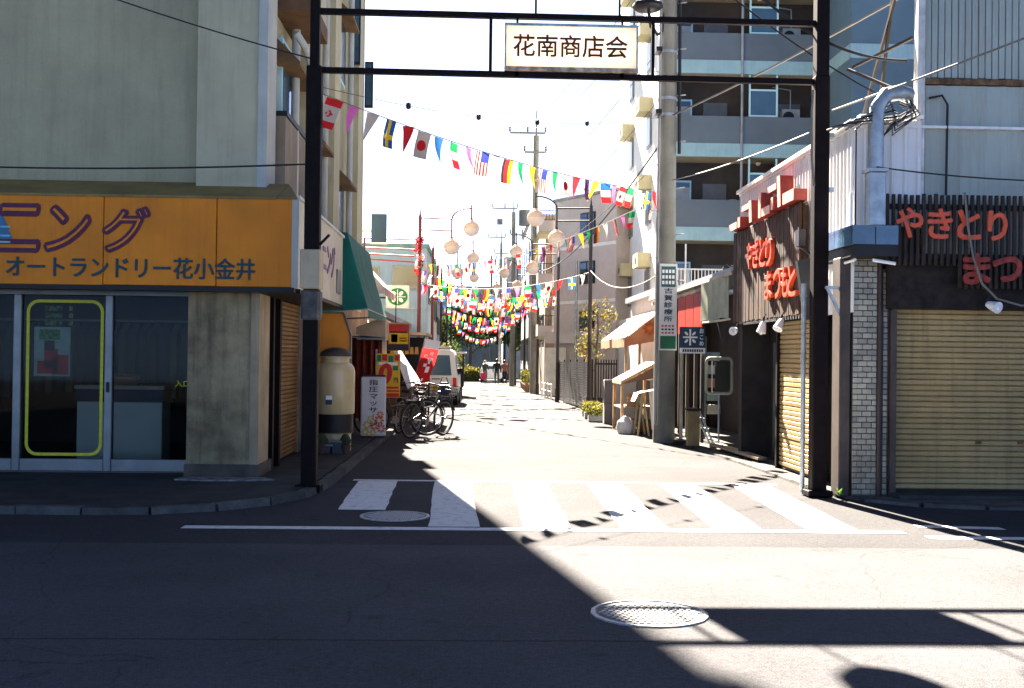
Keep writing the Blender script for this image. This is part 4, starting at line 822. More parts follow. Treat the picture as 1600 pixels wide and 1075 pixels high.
# white van seen from behind, and vehicles further down the street
def van(label, loc, rz, body, h=1.86, wd=1.42, L=3.2, box_top=True, name='van'):
    t = thing(name, label, name, loc, rz=rz); hw = wd / 2
    m = MB(); zc = (.28, .55, .95, h - .12, h); wx = (hw - .06, hw, hw, hw - .13, hw - .22)
    pf = [(-L / 2 + .05, .28), (-L / 2, .5), (-L / 2 + .02, .95), (-L / 2 + .16, h - .12), (-L / 2 + .28, h)]
    fr_ = [(L / 2 - .02, .28), (L / 2, .5), (L / 2 - .06, .95), (L / 2 - .52, h - .12), (L / 2 - .68, h)]
    rings = []
    for i in range(5):
        rings.append([(-wx[i], pf[i][0], pf[i][1]), (wx[i], pf[i][0], pf[i][1]), (wx[i], fr_[i][0], fr_[i][1]), (-wx[i], fr_[i][0], fr_[i][1])])
    V = [p for r_ in rings for p in r_]; Fc = [(3, 2, 1, 0), (16, 17, 18, 19)]
    for i in range(4):
        for k in range(4): Fc.append((i * 4 + k, i * 4 + (k + 1) % 4, (i + 1) * 4 + (k + 1) % 4, (i + 1) * 4 + k))
    bmm = bmesh.new(); vv = [bmm.verts.new(p) for p in V]
    for f in Fc: bmm.faces.new([vv[i] for i in f])
    bmesh.ops.recalc_face_normals(bmm, faces=bmm.faces); bmesh.ops.bevel(bmm, geom=list(bmm.edges), offset=.05, segments=2, affect='EDGES'); bmm.verts.index_update()
    m.add([q.co for q in bmm.verts], [[q.index for q in f.verts] for f in bmm.faces]); bmm.free(); m.build('body', body, t, True, local=True)
    y = -L / 2
    m = MB(); m.add([(-hw + .2, y + .005, 1.0), (hw - .2, y + .005, 1.0), (hw - .28, y + .125, h - .20), (-hw + .28, y + .125, h - .20)], [(0, 1, 2, 3)]); m.build('rear_window', blueglass, t, local=True)
    MB().add([(-hw + .15, L / 2 - .07, 1.0), (hw - .15, L / 2 - .07, 1.0), (hw - .25, L / 2 - .49, h - .16), (-hw + .25, L / 2 - .49, h - .16)], [(0, 1, 2, 3)]).build('windscreen', winglass, t, local=True)
    for s in (-1, 1):
        m = MB(); xx = s * (hw + .004); m.add([(xx, -L / 2 + .3, 1.0), (xx, L / 2 - .35, 1.0), (s * (hw - .10), L / 2 - .68, h - .2), (s * (hw - .10), -L / 2 + .38, h - .2)], [(0, 1, 2, 3)]); m.build('side_window', winglass, t, local=True)
        MB().box(s * (hw - .10) - .06, s * (hw - .10) + .06, y - .012, y + .03, .62, .92).build('tail_lamp', redp, t, local=True)
        MB().box(s * (hw - .14) - .1, s * (hw - .14) + .1, L / 2 - .04, L / 2 + .012, .6, .78).build('headlamp', whitep, t, local=True)
        for yy in (-L / 2 + .55, L / 2 - .55):
            w_ = MB().cyl((s * (hw - .16), yy, .28), (s * (hw - .0), yy, .28), .28, n=22).build('wheel', rubber, t, True, local=True); MB().cyl((s * (hw - .02), yy, .28), (s * (hw + .006), yy, .28), .16, n=18).build('rim', galv, w_, True, local=True)
        MB().box(s * (hw + .02) - .05, s * (hw + .02) + .05, L / 2 - .75, L / 2 - .68, 1.05, 1.2).build('mirror', rubber, t, local=True)
    MB().box(-hw + .02, hw - .02, y - .05, y + .06, .34, .5, bev=.02).build('bumper', M('bumper_grey', (.42, .42, .4), .6), t, local=True); MB().box(-.17, .17, y - .06, y - .052, .55 - .03, .55 + .1).build('number_plate', yelp, t, local=True)
    MB().box(-.14, .14, y - .02, y + .005, .86, .89).build('door_handle', rubber, t, local=True)
    if box_top: MB().box(-hw + .3, hw - .3, -.9, .6, h + .01, h + .12, bev=.03).build('roof_rack_load', M('rack_load', (.3, .27, .22), .8), t, local=True)
    return t
vanw = M('white_car_paint', (.60, .61, .60), .3, var=.04, spec=.5)
van('small white van parked on the left, seen from behind', (-1.30, 38.6, gz(38)), rad(-1), vanw)
van('white car far down the street behind the pedestrians', (1.15, 83, gz(83)), rad(178), vanw, 1.45, 1.6, 4.0, False, 'car')
tr = thing('canopy_cart', 'dark cart with a pale flat canopy just beyond the parked van', 'cart', (-.95, 47, gz(47)))
MB().box(-1.6, -.42, 46, 48.4, 1.58, 1.66, bev=.02).build('canopy', white, tr); MB().box(-1.5, -.55, 46.2, 48.2, .2, .95).build('bed', M('dark_cart', (.03, .04, .06), .7), tr)
for x in (-1.48, -.56):
    for y in (46.15, 48.25): MB().box(x - .03, x + .03, y - .03, y + .03, .2, 1.579).build('post', steel_dark, tr)
for x in (-1.4, -.65):
    for y in (46.5, 47.9): MB().cyl((x - .05, y, gz(47) + .25), (x + .05, y, gz(47) + .25), .25, n=18).build('wheel', rubber, tr)

# ------------------------------------------------------------------ right side beyond the restaurant
rs = thing('rice_shop', 'low dark rice shop with a canvas sheet and red fascia under its metal eave', 'shop', (5.5, 21, gz(21)))
Rb = lambda name, e, mat, par=rs, bev=0: box(name, e, mat, par, bev)
metal_roof = M('weathered_metal_roof', (.26, .31, .34), .5, var=.15, streak=.3, spec=.4)
MB().ext([(3.92, 17.22, 2.86), (3.92, 17.22, 2.92), (8.5, 17.22, 3.5), (8.5, 17.22, 3.4)], (0, 8.2, 0)).build('roof', metal_roof, rs)
Rb('eave_board', (3.90, 3.94, 17.22, 25.4, 2.80, 2.855), M('pale_eave', (.52, .46, .36), .8, var=.2)); Rb('eave_board', (3.97, 4.0, 19.4, 25.4, 2.70, 2.76), M('pale_eave', (0, 0, 0)))
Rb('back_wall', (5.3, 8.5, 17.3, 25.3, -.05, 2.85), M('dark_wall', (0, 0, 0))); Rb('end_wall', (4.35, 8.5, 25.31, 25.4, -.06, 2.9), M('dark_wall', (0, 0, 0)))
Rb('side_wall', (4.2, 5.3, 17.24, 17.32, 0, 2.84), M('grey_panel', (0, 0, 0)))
Rb('grey_panel', (4.38, 5.25, 17.33, 17.37, .02, 1.8), M('grey_panel', (0, 0, 0)))
red_sheet = M('red_translucent_sheet', (.62, .05, .02), .5, var=.12, trans=.45)
for y in (19.75, 20.55, 21.35): Rb('red_panel', (3.985, 4.0, y, y + .76, 1.98, 2.69), red_sheet)
for y in (19.9, 20.52, 21.33, 22.13, 24): Rb('post', (4.01, 4.07, y, y + .05, 0, 2.79), M('shop_post', (.05, .04, .035), .7))
mb = MB(); n = 20
for i in range(n):
    a, b = 17.35 + 2.0 * i / n, 17.35 + 2.0 * (i + 1) / n; f = lambda y: 3.93 + .03 * math.sin(y * 9) + .015 * math.sin(y * 23)
    mb.quad((f(a), a, 2.84), (f(b), b, 2.84), (f(b) + .02 * math.sin(b * 7), b, 2.14 + .02 * math.sin(b * 5)), (f(a) + .02 * math.sin(a * 7), a, 2.14 + .02 * math.sin(a * 5)))
mb.build('canvas', canvas, rs, True); MB().cyl((3.93, 17.33, 2.12), (3.93, 19.37, 2.12), .018).build('canvas_rod', cream, rs)
gd = Rb('glass_door', (4.10, 4.14, 20.05, 20.45, .05, 1.9), alu); box('pane', (4.09, 4.098, 20.09, 20.41, .6, 1.85), shopglass, gd)
for i in range(5): box('shelf_goods', (4.16, 4.4, 20.08 + .02 * i, 20.42, .5 + .24 * i, .66 + .24 * i), M('goods%d' % i, ((.6, .55, .4), (.3, .4, .3), (.55, .3, .15), (.65, .62, .5), (.35, .45, .5))[i], .7), gd)
MB().tube([(4.02, 17.6, 2.9), (4.0, 17.9, 3.0), (4.05, 18.3, 2.98), (4.3, 18.4, 3.05), (4.4, 18.0, 3.05), (4.15, 17.7, 3.0)], .028, 8, closed=True).build('hose_ring', rubber, rs)
ric = thing('rice_sign', 'small navy sign with a white rice emblem and vertical lettering on a stand', 'sign', (3.82, 19.75, .02))
MB().box(3.60, 4.05, 19.75, 19.81, 1.69, 2.06, bev=.006).build('panel', navy, ric); MB().box(3.60, 4.05, 19.75, 19.81, 1.59, 1.688).build('foot_panel', whitep, ric)
for i in range(9): box('small_print', (3.645 + i * .042, 3.675 + i * .042, 19.744, 19.749, 1.615, 1.665), ink, ric)
box('emblem_bar', (3.765, 3.795, 19.742, 19.748, 1.73, 2.02), whitep, ric); box('emblem_bar', (3.65, 3.91, 19.740, 19.7415, 1.86, 1.89), whitep, ric)
for a, r in ((45, 1), (135, 1), (225, 1), (315, 1)): disc((3.78 + .095 * math.cos(rad(a)), 1.875 + .095 * math.sin(rad(a))), .042, .022, whitep, ric, 19.748, 'emblem_grain', 10, rad(a))
text('lettering', 'お\nこ\nめ', (3.985, 19.747, 1.88), XP, ZP, .075, .30, whitep, ric, .004, .02, 1.15)
MB().cyl((3.64, 19.80, .03), (3.64, 19.80, 1.6), .035).build('stand', M('pale_stand', (.42, .36, .28), .6), ric, True); MB().lathe([(.16, 0), (.16, .05), (.05, .07)], (3.64, 19.8, .0), 16).build('foot', steel_dark, ric)
fr = thing('frame_stand', 'pale metal frame with rounded corners on a post before the dark shop wall', 'frame', (4.12, 18.9, .0))
pts_ = rrect(4.12, 1.21, .44, .60, .07); MB().tube([(x, 18.9, z) for x, z in pts_], .026, 8, closed=True).build('frame', M('pale_green_metal', (.36, .38, .26), .5, var=.2), fr, True)
MB().cyl((4.12, 18.9, .02), (4.12, 18.9, .9), .016).build('post', galv, fr); MB().box(4.05, 4.3, 18.91, 18.93, .98, 1.45).build('board', M('dark_green_board', (.03, .03, .02), .6), fr); MB().cyl((3.99, 18.86, .93), (3.99, 18.86, 1.46), .01).build('rod', white, fr)
bbx = thing('yellow_box', 'tall ochre box with a dark lid at the foot of the utility pole', 'box', (3.68, 18.9, .0))
MB().box(3.58, 3.78, 18.8, 19.0, .02, .62, bev=.012).build('body', M('ochre_box', (.25, .19, .09), .7, var=.2), bbx); MB().box(3.55, 3.81, 18.77, 19.03, .621, .66, bev=.01).build('lid', black, bbx)
ld = thing('folding_steps', 'grey folding steps leaning open in front of the rice shop', 'step ladder', (3.95, 19.1, 0))
for y in (19.0, 19.35):
    MB().bar((3.80, y, .62), (4.06, y, .03), .03, .03).build('rail', galv, ld); MB().bar((3.80, y, .62), (3.74, y, .03), .025, .025).build('rear_leg', galv, ld)
for t_ in (.25, .55, .85): MB().box(3.80 + .26 * t_ - .04, 3.80 + .26 * t_ + .04, 19.01, 19.34, .62 - .59 * t_ - .012, .62 - .59 * t_ + .012).build('tread', galv, ld)
pl = thing('plank', 'pale weathered plank lying on the pavement before the dark shop', 'plank', (3.97, 17.4, .04))
MB().ext([(3.86, 18.4, .065), (4.06, 18.5, .065), (4.16, 15.9, .065), (4.02, 15.85, .065)], (0, 0, .035)).build('board', M('pale_plank', (.40, .32, .22), .85, var=.25, scale=8), pl)
for y in (16.4, 18.0): box('batten', (3.98, 4.12, y, y + .06, .032, .064), wood_dark, pl)

# sunlit stand with goods, small shop with sloping awning, block wall, planters
tb = thing('goods_table', 'wooden stand with sloping tan top in full sun left of the utility pole', 'stand', (3.45, 23.4, gz(23)))
tan = M('tan_wood', (.48, .30, .15), .8, var=.2, scale=6)
MB().ext([(2.98, 23.0, .95), (3.72, 23.0, 1.36), (3.72, 23.0, 1.42), (2.98, 23.0, 1.02)], (0, 1.5, 0)).build('top', tan, tb); MB().ext([(2.98, 22.99, .95), (3.74, 22.99, 1.1), (3.74, 22.99, 1.36)], (0, .03, 0)).build('gable', M('shade_brown', (.17, .10, .06), .9), tb)
for x, y in ((3.02, 23.08), (3.02, 24.4), (3.68, 23.08), (3.68, 24.4)): MB().box(x - .03, x + .03, y - .03, y + .03, gz(23), .98 if x < 3.3 else 1.36).build('leg', tan, tb)
MB().box(3.0, 3.7, 23.1, 24.4, .45, .48).build('shelf', tan, tb)
cv = thing('white_cover', 'white cloth thrown over a low trestle beside the utility pole', 'cloth', (3.45, 22.2, 0))
mb = MB(); P = [(3.12, .64), (3.2, .80), (3.36, .84), (3.62, .88), (3.66, .5), (3.68, .06)]
for (a, b), (c, d) in zip(P, P[1:]): mb.quad((a, 22.0, b), (a, 22.7, b - .02), (c, 22.7, d), (c, 22.0, d))
mb.quad((3.40, 22.0, .84), (3.66, 22.0, .86), (3.68, 21.98, .08), (3.46, 21.98, .10)); mb.build('cloth', M('bright_cloth', (.72, .66, .60), .9, var=.06), cv, True)
trs = thing('trestle', 'pale wooden trestle legs under the white cloth', 'trestle', (3.35, 22.3, 0))
for y in (22.06, 22.6):
    for x0, x1 in ((3.28, 3.20), (3.30, 3.42)): MB().bar((x0, y, .78), (x1, y, gz(22)), .035, .035).build('leg', M('pale_pine', (.50, .40, .24), .8), trs)
MB().bar((3.29, 22.0, .78), (3.29, 22.68, .78), .05, .04).build('beam', M('pale_pine', (0, 0, 0)), trs)
for i, (x, y, z, c, lab) in enumerate(((3.22, 23.5, 0, (.42, .26, .12), 'tan crate of yellow fruit on the ground under the wooden stand'), (3.56, 23.45, 0, (.30, .12, .06), 'red-brown crate of greens under the wooden stand by the pole'), (3.35, 23.6, .54, (.45, .34, .2), 'pale crate of orange fruit on the shelf of the wooden stand'))):
    z0 = (gz(23) + .01 if z == 0 else .482); cr = thing('fruit_crate', lab, 'crate', (x, y, z0), 'crates at the sunlit stand'); cm = M('crate_wood%d' % i, c, .85, var=.2, scale=9)
    for k in range(3):
        for sy in (-.19, .19): MB().box(x - .15, x + .15, y + sy - .008, y + sy + .008, z0 + .01 + .07 * k, z0 + .06 + .07 * k).build('slat', cm, cr)
        for sx in (-.15, .15): MB().box(x + sx - .008, x + sx + .008, y - .181, y + .181, z0 + .01 + .07 * k, z0 + .06 + .07 * k).build('slat', cm, cr)
    MB().box(x - .141, x + .141, y - .181, y + .181, z0, z0 + .009).build('bottom', cm, cr)
    fm = M('fruit%d' % i, ((.60, .42, .06), (.10, .20, .04), (.62, .24, .04))[i], .5, var=.2, scale=20)
    for a in range(4):
        for b in range(5): MB().lathe([(0, -.04), (.03, -.025), (.04, 0), (.03, .025), (0, .04)], (x - .105 + .07 * a + random.uniform(-.006, .006), y - .145 + .072 * b, z0 + .21 + random.uniform(-.015, .015)), 8).build('fruit', fm, cr, True)
bag = thing('white_sack', 'rounded white sack on the ground in the sun before the wooden stand', 'sack', (3.02, 23.3, gz(23)))
MB().lathe([(.0, 0), (.15, .01), (.19, .12), (.17, .25), (.09, .32), (.05, .36), (.0, .365)], (3.05, 22.75, gz(23)), 14).build('body', M('sack_white', (.68, .66, .62), .9), bag, True); MB().lathe([(.052, .335), (.06, .345), (.052, .355)], (3.05, 22.75, gz(23)), 10).build('tie', rubber, bag)

ss_ = thing('awning_shop', 'small shop with a sunlit pink sloping awning and orange flower emblem', 'shop', (5.0, 28.5, gz(28)))
Sb = lambda name, e, mat, par=ss_: box(name, e, mat, par)
Sb('wall', (4.55, 8.5, 27.2, 33, -.1, 3.1), M('shop_plaster', (.55, .52, .48), .85, var=.08)); Sb('roof', (4.4, 8.6, 27.0, 33.2, 3.101, 3.25), metal_roof)
pink = M('pale_pink_awning', (.66, .50, .45), .8, var=.07, trans=.25); tanaw = M('tan_valance', (.55, .26, .14), .85, trans=.3)
n = 8
for i in range(n):
    a, b = 27.0 + 5 * i / n, 27.0 + 5 * (i + 1) / n; MB().quad((4.54, a, 2.72), (3.56, a, 1.98), (3.56, b, 1.98), (4.54, b, 2.72)).build('awning_panel', pink, ss_); MB().quad((3.555, a, 1.975), (3.56, a, 1.74 + .02 * (i % 2)), (3.56, b, 1.74 + .02 * ((i + 1) % 2)), (3.555, b, 1.975)).build('valance', tanaw, ss_)
MB().add([(4.54, 26.99, 2.69), (3.57, 26.99, 1.95), (3.57, 26.99, 1.76), (4.54, 26.99, 1.95)], [(0, 1, 2, 3)]).build('awning_end', tanaw, ss_)
for x in (3.62, 3.95, 4.35): MB().box(x - .03, x + .03, 27.05, 27.11, gz(27), 1.95).build('post', tan, ss_)
f_ = Sb('window', (4.6, 5.4, 27.14, 27.19, .7, 1.8), alu); box('pane', (4.65, 5.35, 27.13, 27.139, .75, 1.75), winglass, f_)
petal_flower(ss_, 4.18 - 5.0, 2.22 - gz(28), .20, M('orange_emblem', (.72, .17, .03), .6, trans=.4), y=26.975 - 28.5, nm='flower_emblem')
bw = thing('block_wall', 'pale grey stone block wall standing in the sun before the pink awning', 'wall', (3.4, 26.4, gz(26)))
blk = [M('block%d' % i, c, .9, var=.1, bump=.2) for i, c in enumerate(((.42, .42, .42), (.20, .19, .19), (.50, .49, .47), (.30, .28, .27)))]
x = 3.02
for i, wd2 in enumerate((.22, .55, .30, .42, .30, .4)):
    for k in range(2): box('block', (x + .004, x + wd2 - .004, 26.35, 26.65, gz(26) + .50 * k, gz(26) + .50 * k + .492 + (.05 if k else 0)), blk[(1, 0, 1, 2, 3, 0)[i]], bw, .01)
    x += wd2
def leaves(mb, c, rx, ry, rz, n, size, m=0, hollow=.3):
    for i in range(n):
        while True:
            p = Vector((random.uniform(-1, 1), random.uniform(-1, 1), random.uniform(-1, 1)))
            if hollow < p.length < 1: break
        p = Vector((p.x * rx, p.y * ry, p.z * rz)) + Vector(c); a = Vector((random.gauss(0, 1), random.gauss(0, 1), random.gauss(0, 1))).normalized(); b = a.orthogonal().normalized(); s = size * random.uniform(.6, 1.3)
        mb.add([p - a * s, p + b * s * .55, p + a * s, p - b * s * .55], [(0, 1, 2, 3)], m)
def leaf_mat(name, c): return M(name, c, .7, var=.35, scale=3, trans=.45, spec=.2)
lg, ly, lo, ld2 = leaf_mat('leaf_green', (.07, .11, .022)), leaf_mat('leaf_yellow', (.24, .22, .03)), leaf_mat('leaf_orange', (.30, .13, .03)), leaf_mat('leaf_dark', (.022, .05, .018))
ivy = thing('young_tree', 'slender young tree with yellow and orange leaves behind the black fence', 'tree', (3.75, 35, gz(35)))
MB().tube([(3.75, 35, gz(35)), (3.72, 35, 1.2), (3.8, 35, 2.4), (3.75, 35, 3.2)], .05, 8, r1=.012).build('trunk', M('bark', (.07, .05, .035), .9), ivy)
for k in range(5): MB().tube([(3.75, 35, 1 + .4 * k), (3.75 + (.4 if k % 2 else -.4), 35 + .1 * k, 1.4 + .4 * k)], .016, 6, r1=.006).build('branch', M('bark', (0, 0, 0)), ivy)
mb = MB()
for c, r in (((3.5, 35, 2.9), .38), ((3.95, 35, 3.0), .42), ((3.4, 35, 2.2), .35), ((3.95, 35.2, 2.25), .40), ((3.6, 35, 1.65), .40), ((4.15, 35.1, 2.8), .28), ((3.3, 34.9, 1.75), .25)): leaves(mb, c, r, r * .8, r, 95, .055, random.choice((0, 1, 2)), .2)
for i in range(len(mb.mi)): mb.mi[i] = random.choice((0, 1, 1, 2))
mb.build('crown', [lg, ly, lo], ivy)
for i, (x, y, lab) in enumerate(((3.12, 30.3, 'left'), (3.05, 28.9, 'middle'), (3.0, 27.4, 'right'))):
    p_ = thing('planter', 'low trough of yellow-green plants by the fence foot, %s of three' % lab, 'planter', (x, y, gz(y)), 'planters by the fence')
    MB().box(x - .25, x + .25, y - .12, y + .12, gz(y) + .01, gz(y) + .17, bev=.015).build('trough', M('planter_grey', (.28, .29, .28), .8), p_)
    mb = MB(); leaves(mb, (x, y, gz(y) + .28), .32, .2, .17, 260, .045, 0, 0); leaves(mb, (x, y, gz(y) + .25), .32, .2, .14, 120, .04, 1, 0); mb.build('plants', [ly, lg], p_)
fe = thing('black_fence', 'black slatted fence between the two right lamp posts', 'fence', (3.25, 37, gz(37)))
for y0, y1, x0, x1 in ((32.2, 41.5, 3.30, 3.02),):
    for k in range(19):
        z = .12 + k * .074; MB().bar((x0, y0, gz(y0) + z), (x1, y1, gz(y1) + z), .018, .062).build('slat', steel_dark, fe)
    for t_ in (0, .2, .4, .6, .8, 1): xx, yy = x0 + (x1 - x0) * t_, y0 + (y1 - y0) * t_; MB().box(xx + .012, xx + .062, yy - .03, yy + .03, gz(yy), gz(yy) + 1.56).build('fence_post', steel_dark, fe)
fe2 = thing('black_fence', 'short black upright-bar fence turning in behind the young tree', 'fence', (3.7, 32.2, gz(32)))
for k in range(9): MB().box(3.42 + k * .075, 3.455 + k * .075, 32.19, 32.225, gz(32), gz(32) + 1.55).build('bar', steel_dark, fe2)
for z in (.2, 1.4): MB().box(3.40, 4.06, 32.226, 32.25, gz(32) + z, gz(32) + z + .05).build('rail', steel_dark, fe2)
wr = thing('white_railing', 'low white street railing past the black fence at the far pole', 'railing', (2.8, 47, gz(47)))
for y in (43.5, 45, 46.5, 48): MB().cyl((2.92 - .02 * (y - 43), y, gz(y)), (2.92 - .02 * (y - 43), y, gz(y) + .62), .03).build('post', white, wr)
for z in (.32, .6): MB().tube([(2.92, 43.4, gz(43) + z), (2.82, 48.1, gz(48) + z)], .025).build('rail', white, wr)

# apartment block
ap = thing('apartment_block', 'tall blue-grey apartment block with access galleries behind the restaurant', 'apartment building', (9, 44, gz(38)))
Ab = lambda name, e, mat, par=ap, bev=0: box(name, e, mat, par, bev)
Ab('wall', (6.36, 11.9, 39.4, 50.6, -.5, 18.6), apt_white); Ab('end_wall', (6.34, 6.62, 38.0, 39.399, -.5, 18.6), apt_white); Ab('roof', (6.2, 11.9, 37.9, 50.7, 18.601, 19.0), apt_band)
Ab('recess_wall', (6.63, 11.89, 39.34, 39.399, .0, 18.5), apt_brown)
Ab('wing', (11.91, 17.5, 35.5, 46, -.5, 19.5), apt_blue)
for z in (2.66, 5.53, 8.40, 11.25, 14.1, 16.95):
    Ab('gallery_floor', (6.63, 11.9, 38.02, 39.33, z + .02, z + .18), apt_sof); Ab('floor_band', (6.625, 11.9, 37.93, 38.018, z, z + .46), apt_band)
    if z > 3: Ab('parapet', (6.625, 11.9, 37.96, 38.08, z + .461, z + 1.40), apt_parapet)
    Ab('wing_band', (11.85, 11.909, 35.45, 37.9, z - .05, z + .42), apt_band); Ab('wing_band', (11.85, 17.5, 35.44, 35.499, z - .05, z + .42), apt_band)
    s_ = Ab('stair_screen', (9.22, 10.22, 38.03, 38.09, z + .9, z + .96), cyanframe)
    for e in ((9.22, 9.28, 38.03, 38.09, z + .19, z + 2.85), (10.16, 10.22, 38.03, 38.09, z + .19, z + 2.85), (9.28, 10.16, 38.03, 38.09, z + 2.30, z + 2.36), (9.28, 10.16, 38.03, 38.09, z + 1.41, z + 1.47)): box('screen_frame', e, cyanframe, s_)
    box('pane', (9.281, 10.159, 38.055, 38.065, z + 1.471, z + 2.299), blueglass, s_)
    f = Ab('window', (6.80, 7.50, 39.28, 39.339, z + 1.35, z + 2.25), cyanframe); box('pane', (6.86, 7.44, 39.27, 39.279, z + 1.42, z + 2.0), M('frosted_pane', (.5, .47, .42), .4), f); box('grille', (6.86, 7.44, 39.262, 39.269, z + 2.0, z + 2.18), winglass, f)
    d = Ab('door', (7.9, 8.75, 39.28, 39.339, z + .2, z + 2.15), M('apartment_door', (.10, .11, .13), .5)); box('door_handle', (7.96, 8.0, 39.24, 39.279, z + 1.1, z + 1.3), chrome, d)
    d = Ab('door', (10.5, 11.35, 39.28, 39.339, z + .2, z + 2.15), M('apartment_door', (0, 0, 0))); box('door_handle', (10.56, 10.6, 39.24, 39.279, z + 1.1, z + 1.3), chrome, d)
    MB().lathe([(.0, -.10), (.06, -.09), (.11, 0), (.02, .02)], (9.7, 38.6, z + 2.80), 12).build('ceiling_lamp', M('lamp_cream', (.7, .62, .4), .5), ap, True)
    for y in (41.6, 46.4):
        f = Ab('window', (6.30, 6.359, y - .55, y + .55, z + .95, z + 2.15), alu); box('pane', (6.285, 6.299, y - .48, y + .48, z + 1.02, z + 2.08), winglass, f)
        Ab('window_hood', (5.86, 6.359, y - .62, y + .62, z + 2.2, z + 2.72), conc_pale); box('vent_hole', (5.85, 5.859, y - .25, y + .1, z + 2.35, z + 2.55), black, f)
Ab('gallery_rail', (6.63, 11.9, 37.95, 37.99, 4.52, 4.57), white)
for i in range(44): Ab('rail_bar', (6.68 + i * .118, 6.71 + i * .118, 37.95, 37.98, 3.13, 4.519), white)
Ab('rail_post', (7.05, 7.10, 37.90, 37.949, 3.0, 5.4), white)
MB().cyl((6.30, 38.25, 0), (6.30, 38.25, 18.5), .06).build('downpipe', M('grey_pipe', (.3, .31, .33), .6), ap, True)
for x in (8.95, 11.45): MB().cyl((x, 37.9, 3), (x, 37.9, 18.4), .045).build('downpipe', M('grey_pipe', (0, 0, 0)), ap, True)
for z in (5.53, 8.40, 11.25, 14.1):
    u = Ab('air_conditioner', (10.62, 11.25, 38.95, 39.27, z + 1.35, z + 1.9), M('unit_cream', (.5, .48, .42), .6)); MB().cyl((10.85, 38.949, z + 1.62), (10.85, 38.935, z + 1.62), .2, n=18).build('fan_grille', steel_dark, u)
    MB().tube([(10.3, 39.1, z + 2.7), (10.95, 39.1, z + 2.6), (10.95, 39.1, z + 1.91)], .025).build('pipe_run', galv, ap); Ab('meter_box', (8.85, 9.1, 39.2, 39.338, z + 1.2, z + 1.6), galv)
Ab('low_wing', (5.6, 6.33, 37.0, 44, -.3, 2.95), M('shop_plaster', (0, 0, 0)))

# pale turned house with balconies, and the row beyond on the right
bgm = M('beige_plaster', (.50, .44, .42), .85, var=.06, streak=.15)
bg_ = thing('beige_house', 'beige three-storey house standing askew beyond the black fence', 'building', (5, 50, gz(50)))
pl_ = [(3.45, 50.3), (5.75, 46.4), (9.5, 48.6), (7.2, 52.5)]
MB().ext([(x, y, -.6) for x, y in pl_], (0, 0, 9.05)).build('wall', bgm, bg_); MB().ext([(x + (x - 6.5) * .03, y + (y - 49.5) * .03, 8.46) for x, y in pl_], (0, 0, .12)).build('roof', M('grey_roof2', (.3, .29, .29), .8), bg_)
e1 = Vector((5.75 - 3.45, 46.4 - 50.3, 0)); L1 = e1.length; e1.normalize(); n1 = Vector((e1.y, -e1.x, 0)); R1 = Matrix((e1, -n1, ZP)).transposed(); o1 = Vector((3.45, 50.3, 0))
def face1(name, s, z, ws, hz, dep, mat, par=bg_, out=.0): return MB().obox(o1 + e1 * s + ZP * z + n1 * (dep / 2 + out), (ws, dep, hz), R1).build(name, mat, par)
for z in (7.25, 5.15, 3.0):
    f = face1('window', 2.55, z, 1.05, .98, .06, steel_dark); face1('pane', 2.55, z, .95, .86, .01, winglass, f, .061); face1('sash', 2.55, z, .04, .86, .012, steel_dark, f, .072)
for z in (3.9, 6.3): face1('band', L1 / 2, z, L1, .14, .05, apt_white)
face1('canopy', L1 / 2, 2.35, L1, .5, .5, bgm); 
for z in (1.4, 3.75, 6.15):
    MB().box(2.75, 3.44, 50.4, 52.6, z + .9, z + 1.02).build('balcony_floor', conc_pale, bg_); MB().box(2.72, 2.78, 50.38, 52.6, z + 1.03, z + 1.55).build('balcony_front', bgm, bg_); MB().box(2.78, 3.44, 50.36, 50.42, z + 1.021, z + 1.50).build('balcony_end', bgm, bg_)
    for i in range(5): MB().cyl((2.82 + .13 * i, 50.39, z + 1.5), (2.82 + .13 * i, 50.39, z + 1.95), .012).build('balcony_bar', steel_dark, bg_)
    MB().cyl((2.75, 50.39, z + 1.95), (3.44, 50.39, z + 1.95), .018).build('balcony_rail', steel_dark, bg_)
cabm = M('white_shutter', (.60, .58, .54), .6)
MB().box(3.0, 3.9, 48.9, 49.0, gz(49), 1.9).build('garage_shutter', cabm, bg_); MB().cyl((4.2, 47.5, gz(48)), (4.2, 47.5, 5.6), .06).build('pipe', galv, bg_)
house('brown_house', 'brown weathered house with an outside stair beyond the beige house', 3.3, 9, 54.5, 62, 8.2, M('weathered_brown', (.19, .14, .11), .85, var=.2, streak=.3), [(3.6, 4.6, 5.6, 6.8), (3.6, 4.6, 2.6, 3.8)], swins=[(55.2, 56.6, 5.4, 6.8), (58, 59.5, 5.4, 6.8), (55.2, 57, 2.2, 3.6), (58, 60, 2.2, 3.6)], street=-1)
house('grey_flats', 'grey flats further down on the right side of the street', 3.0, 10, 64, 76, 9.5, M('grey_flat', (.30, .31, .31), .85, streak=.2), swins=[(65 + 3 * i, 66.6 + 3 * i, 1.2 + 2.8 * k, 2.6 + 2.8 * k) for i in range(4) for k in range(3)], street=-1)
house('far_house', 'blue-grey house closing the view at the end of the street', -4.5, 2.2, 104, 114, 7.8, M('blue_grey_plaster', (.30, .36, .38), .85), [(-3.6, -2.4, 3.6, 5.0), (-1.6, -.4, 3.6, 5.0), (.4, 1.6, 3.6, 5.0)])
house('far_house', 'pale tall house at the end of the street behind the right poles', 2.6, 11, 100, 112, 10.2, M('pale_far_plaster', (.46, .45, .43), .85), [(3.4 + 2 * i, 4.6 + 2 * i, 3.2 + 3 * k, 4.6 + 3 * k) for i in range(3) for k in range(2)])
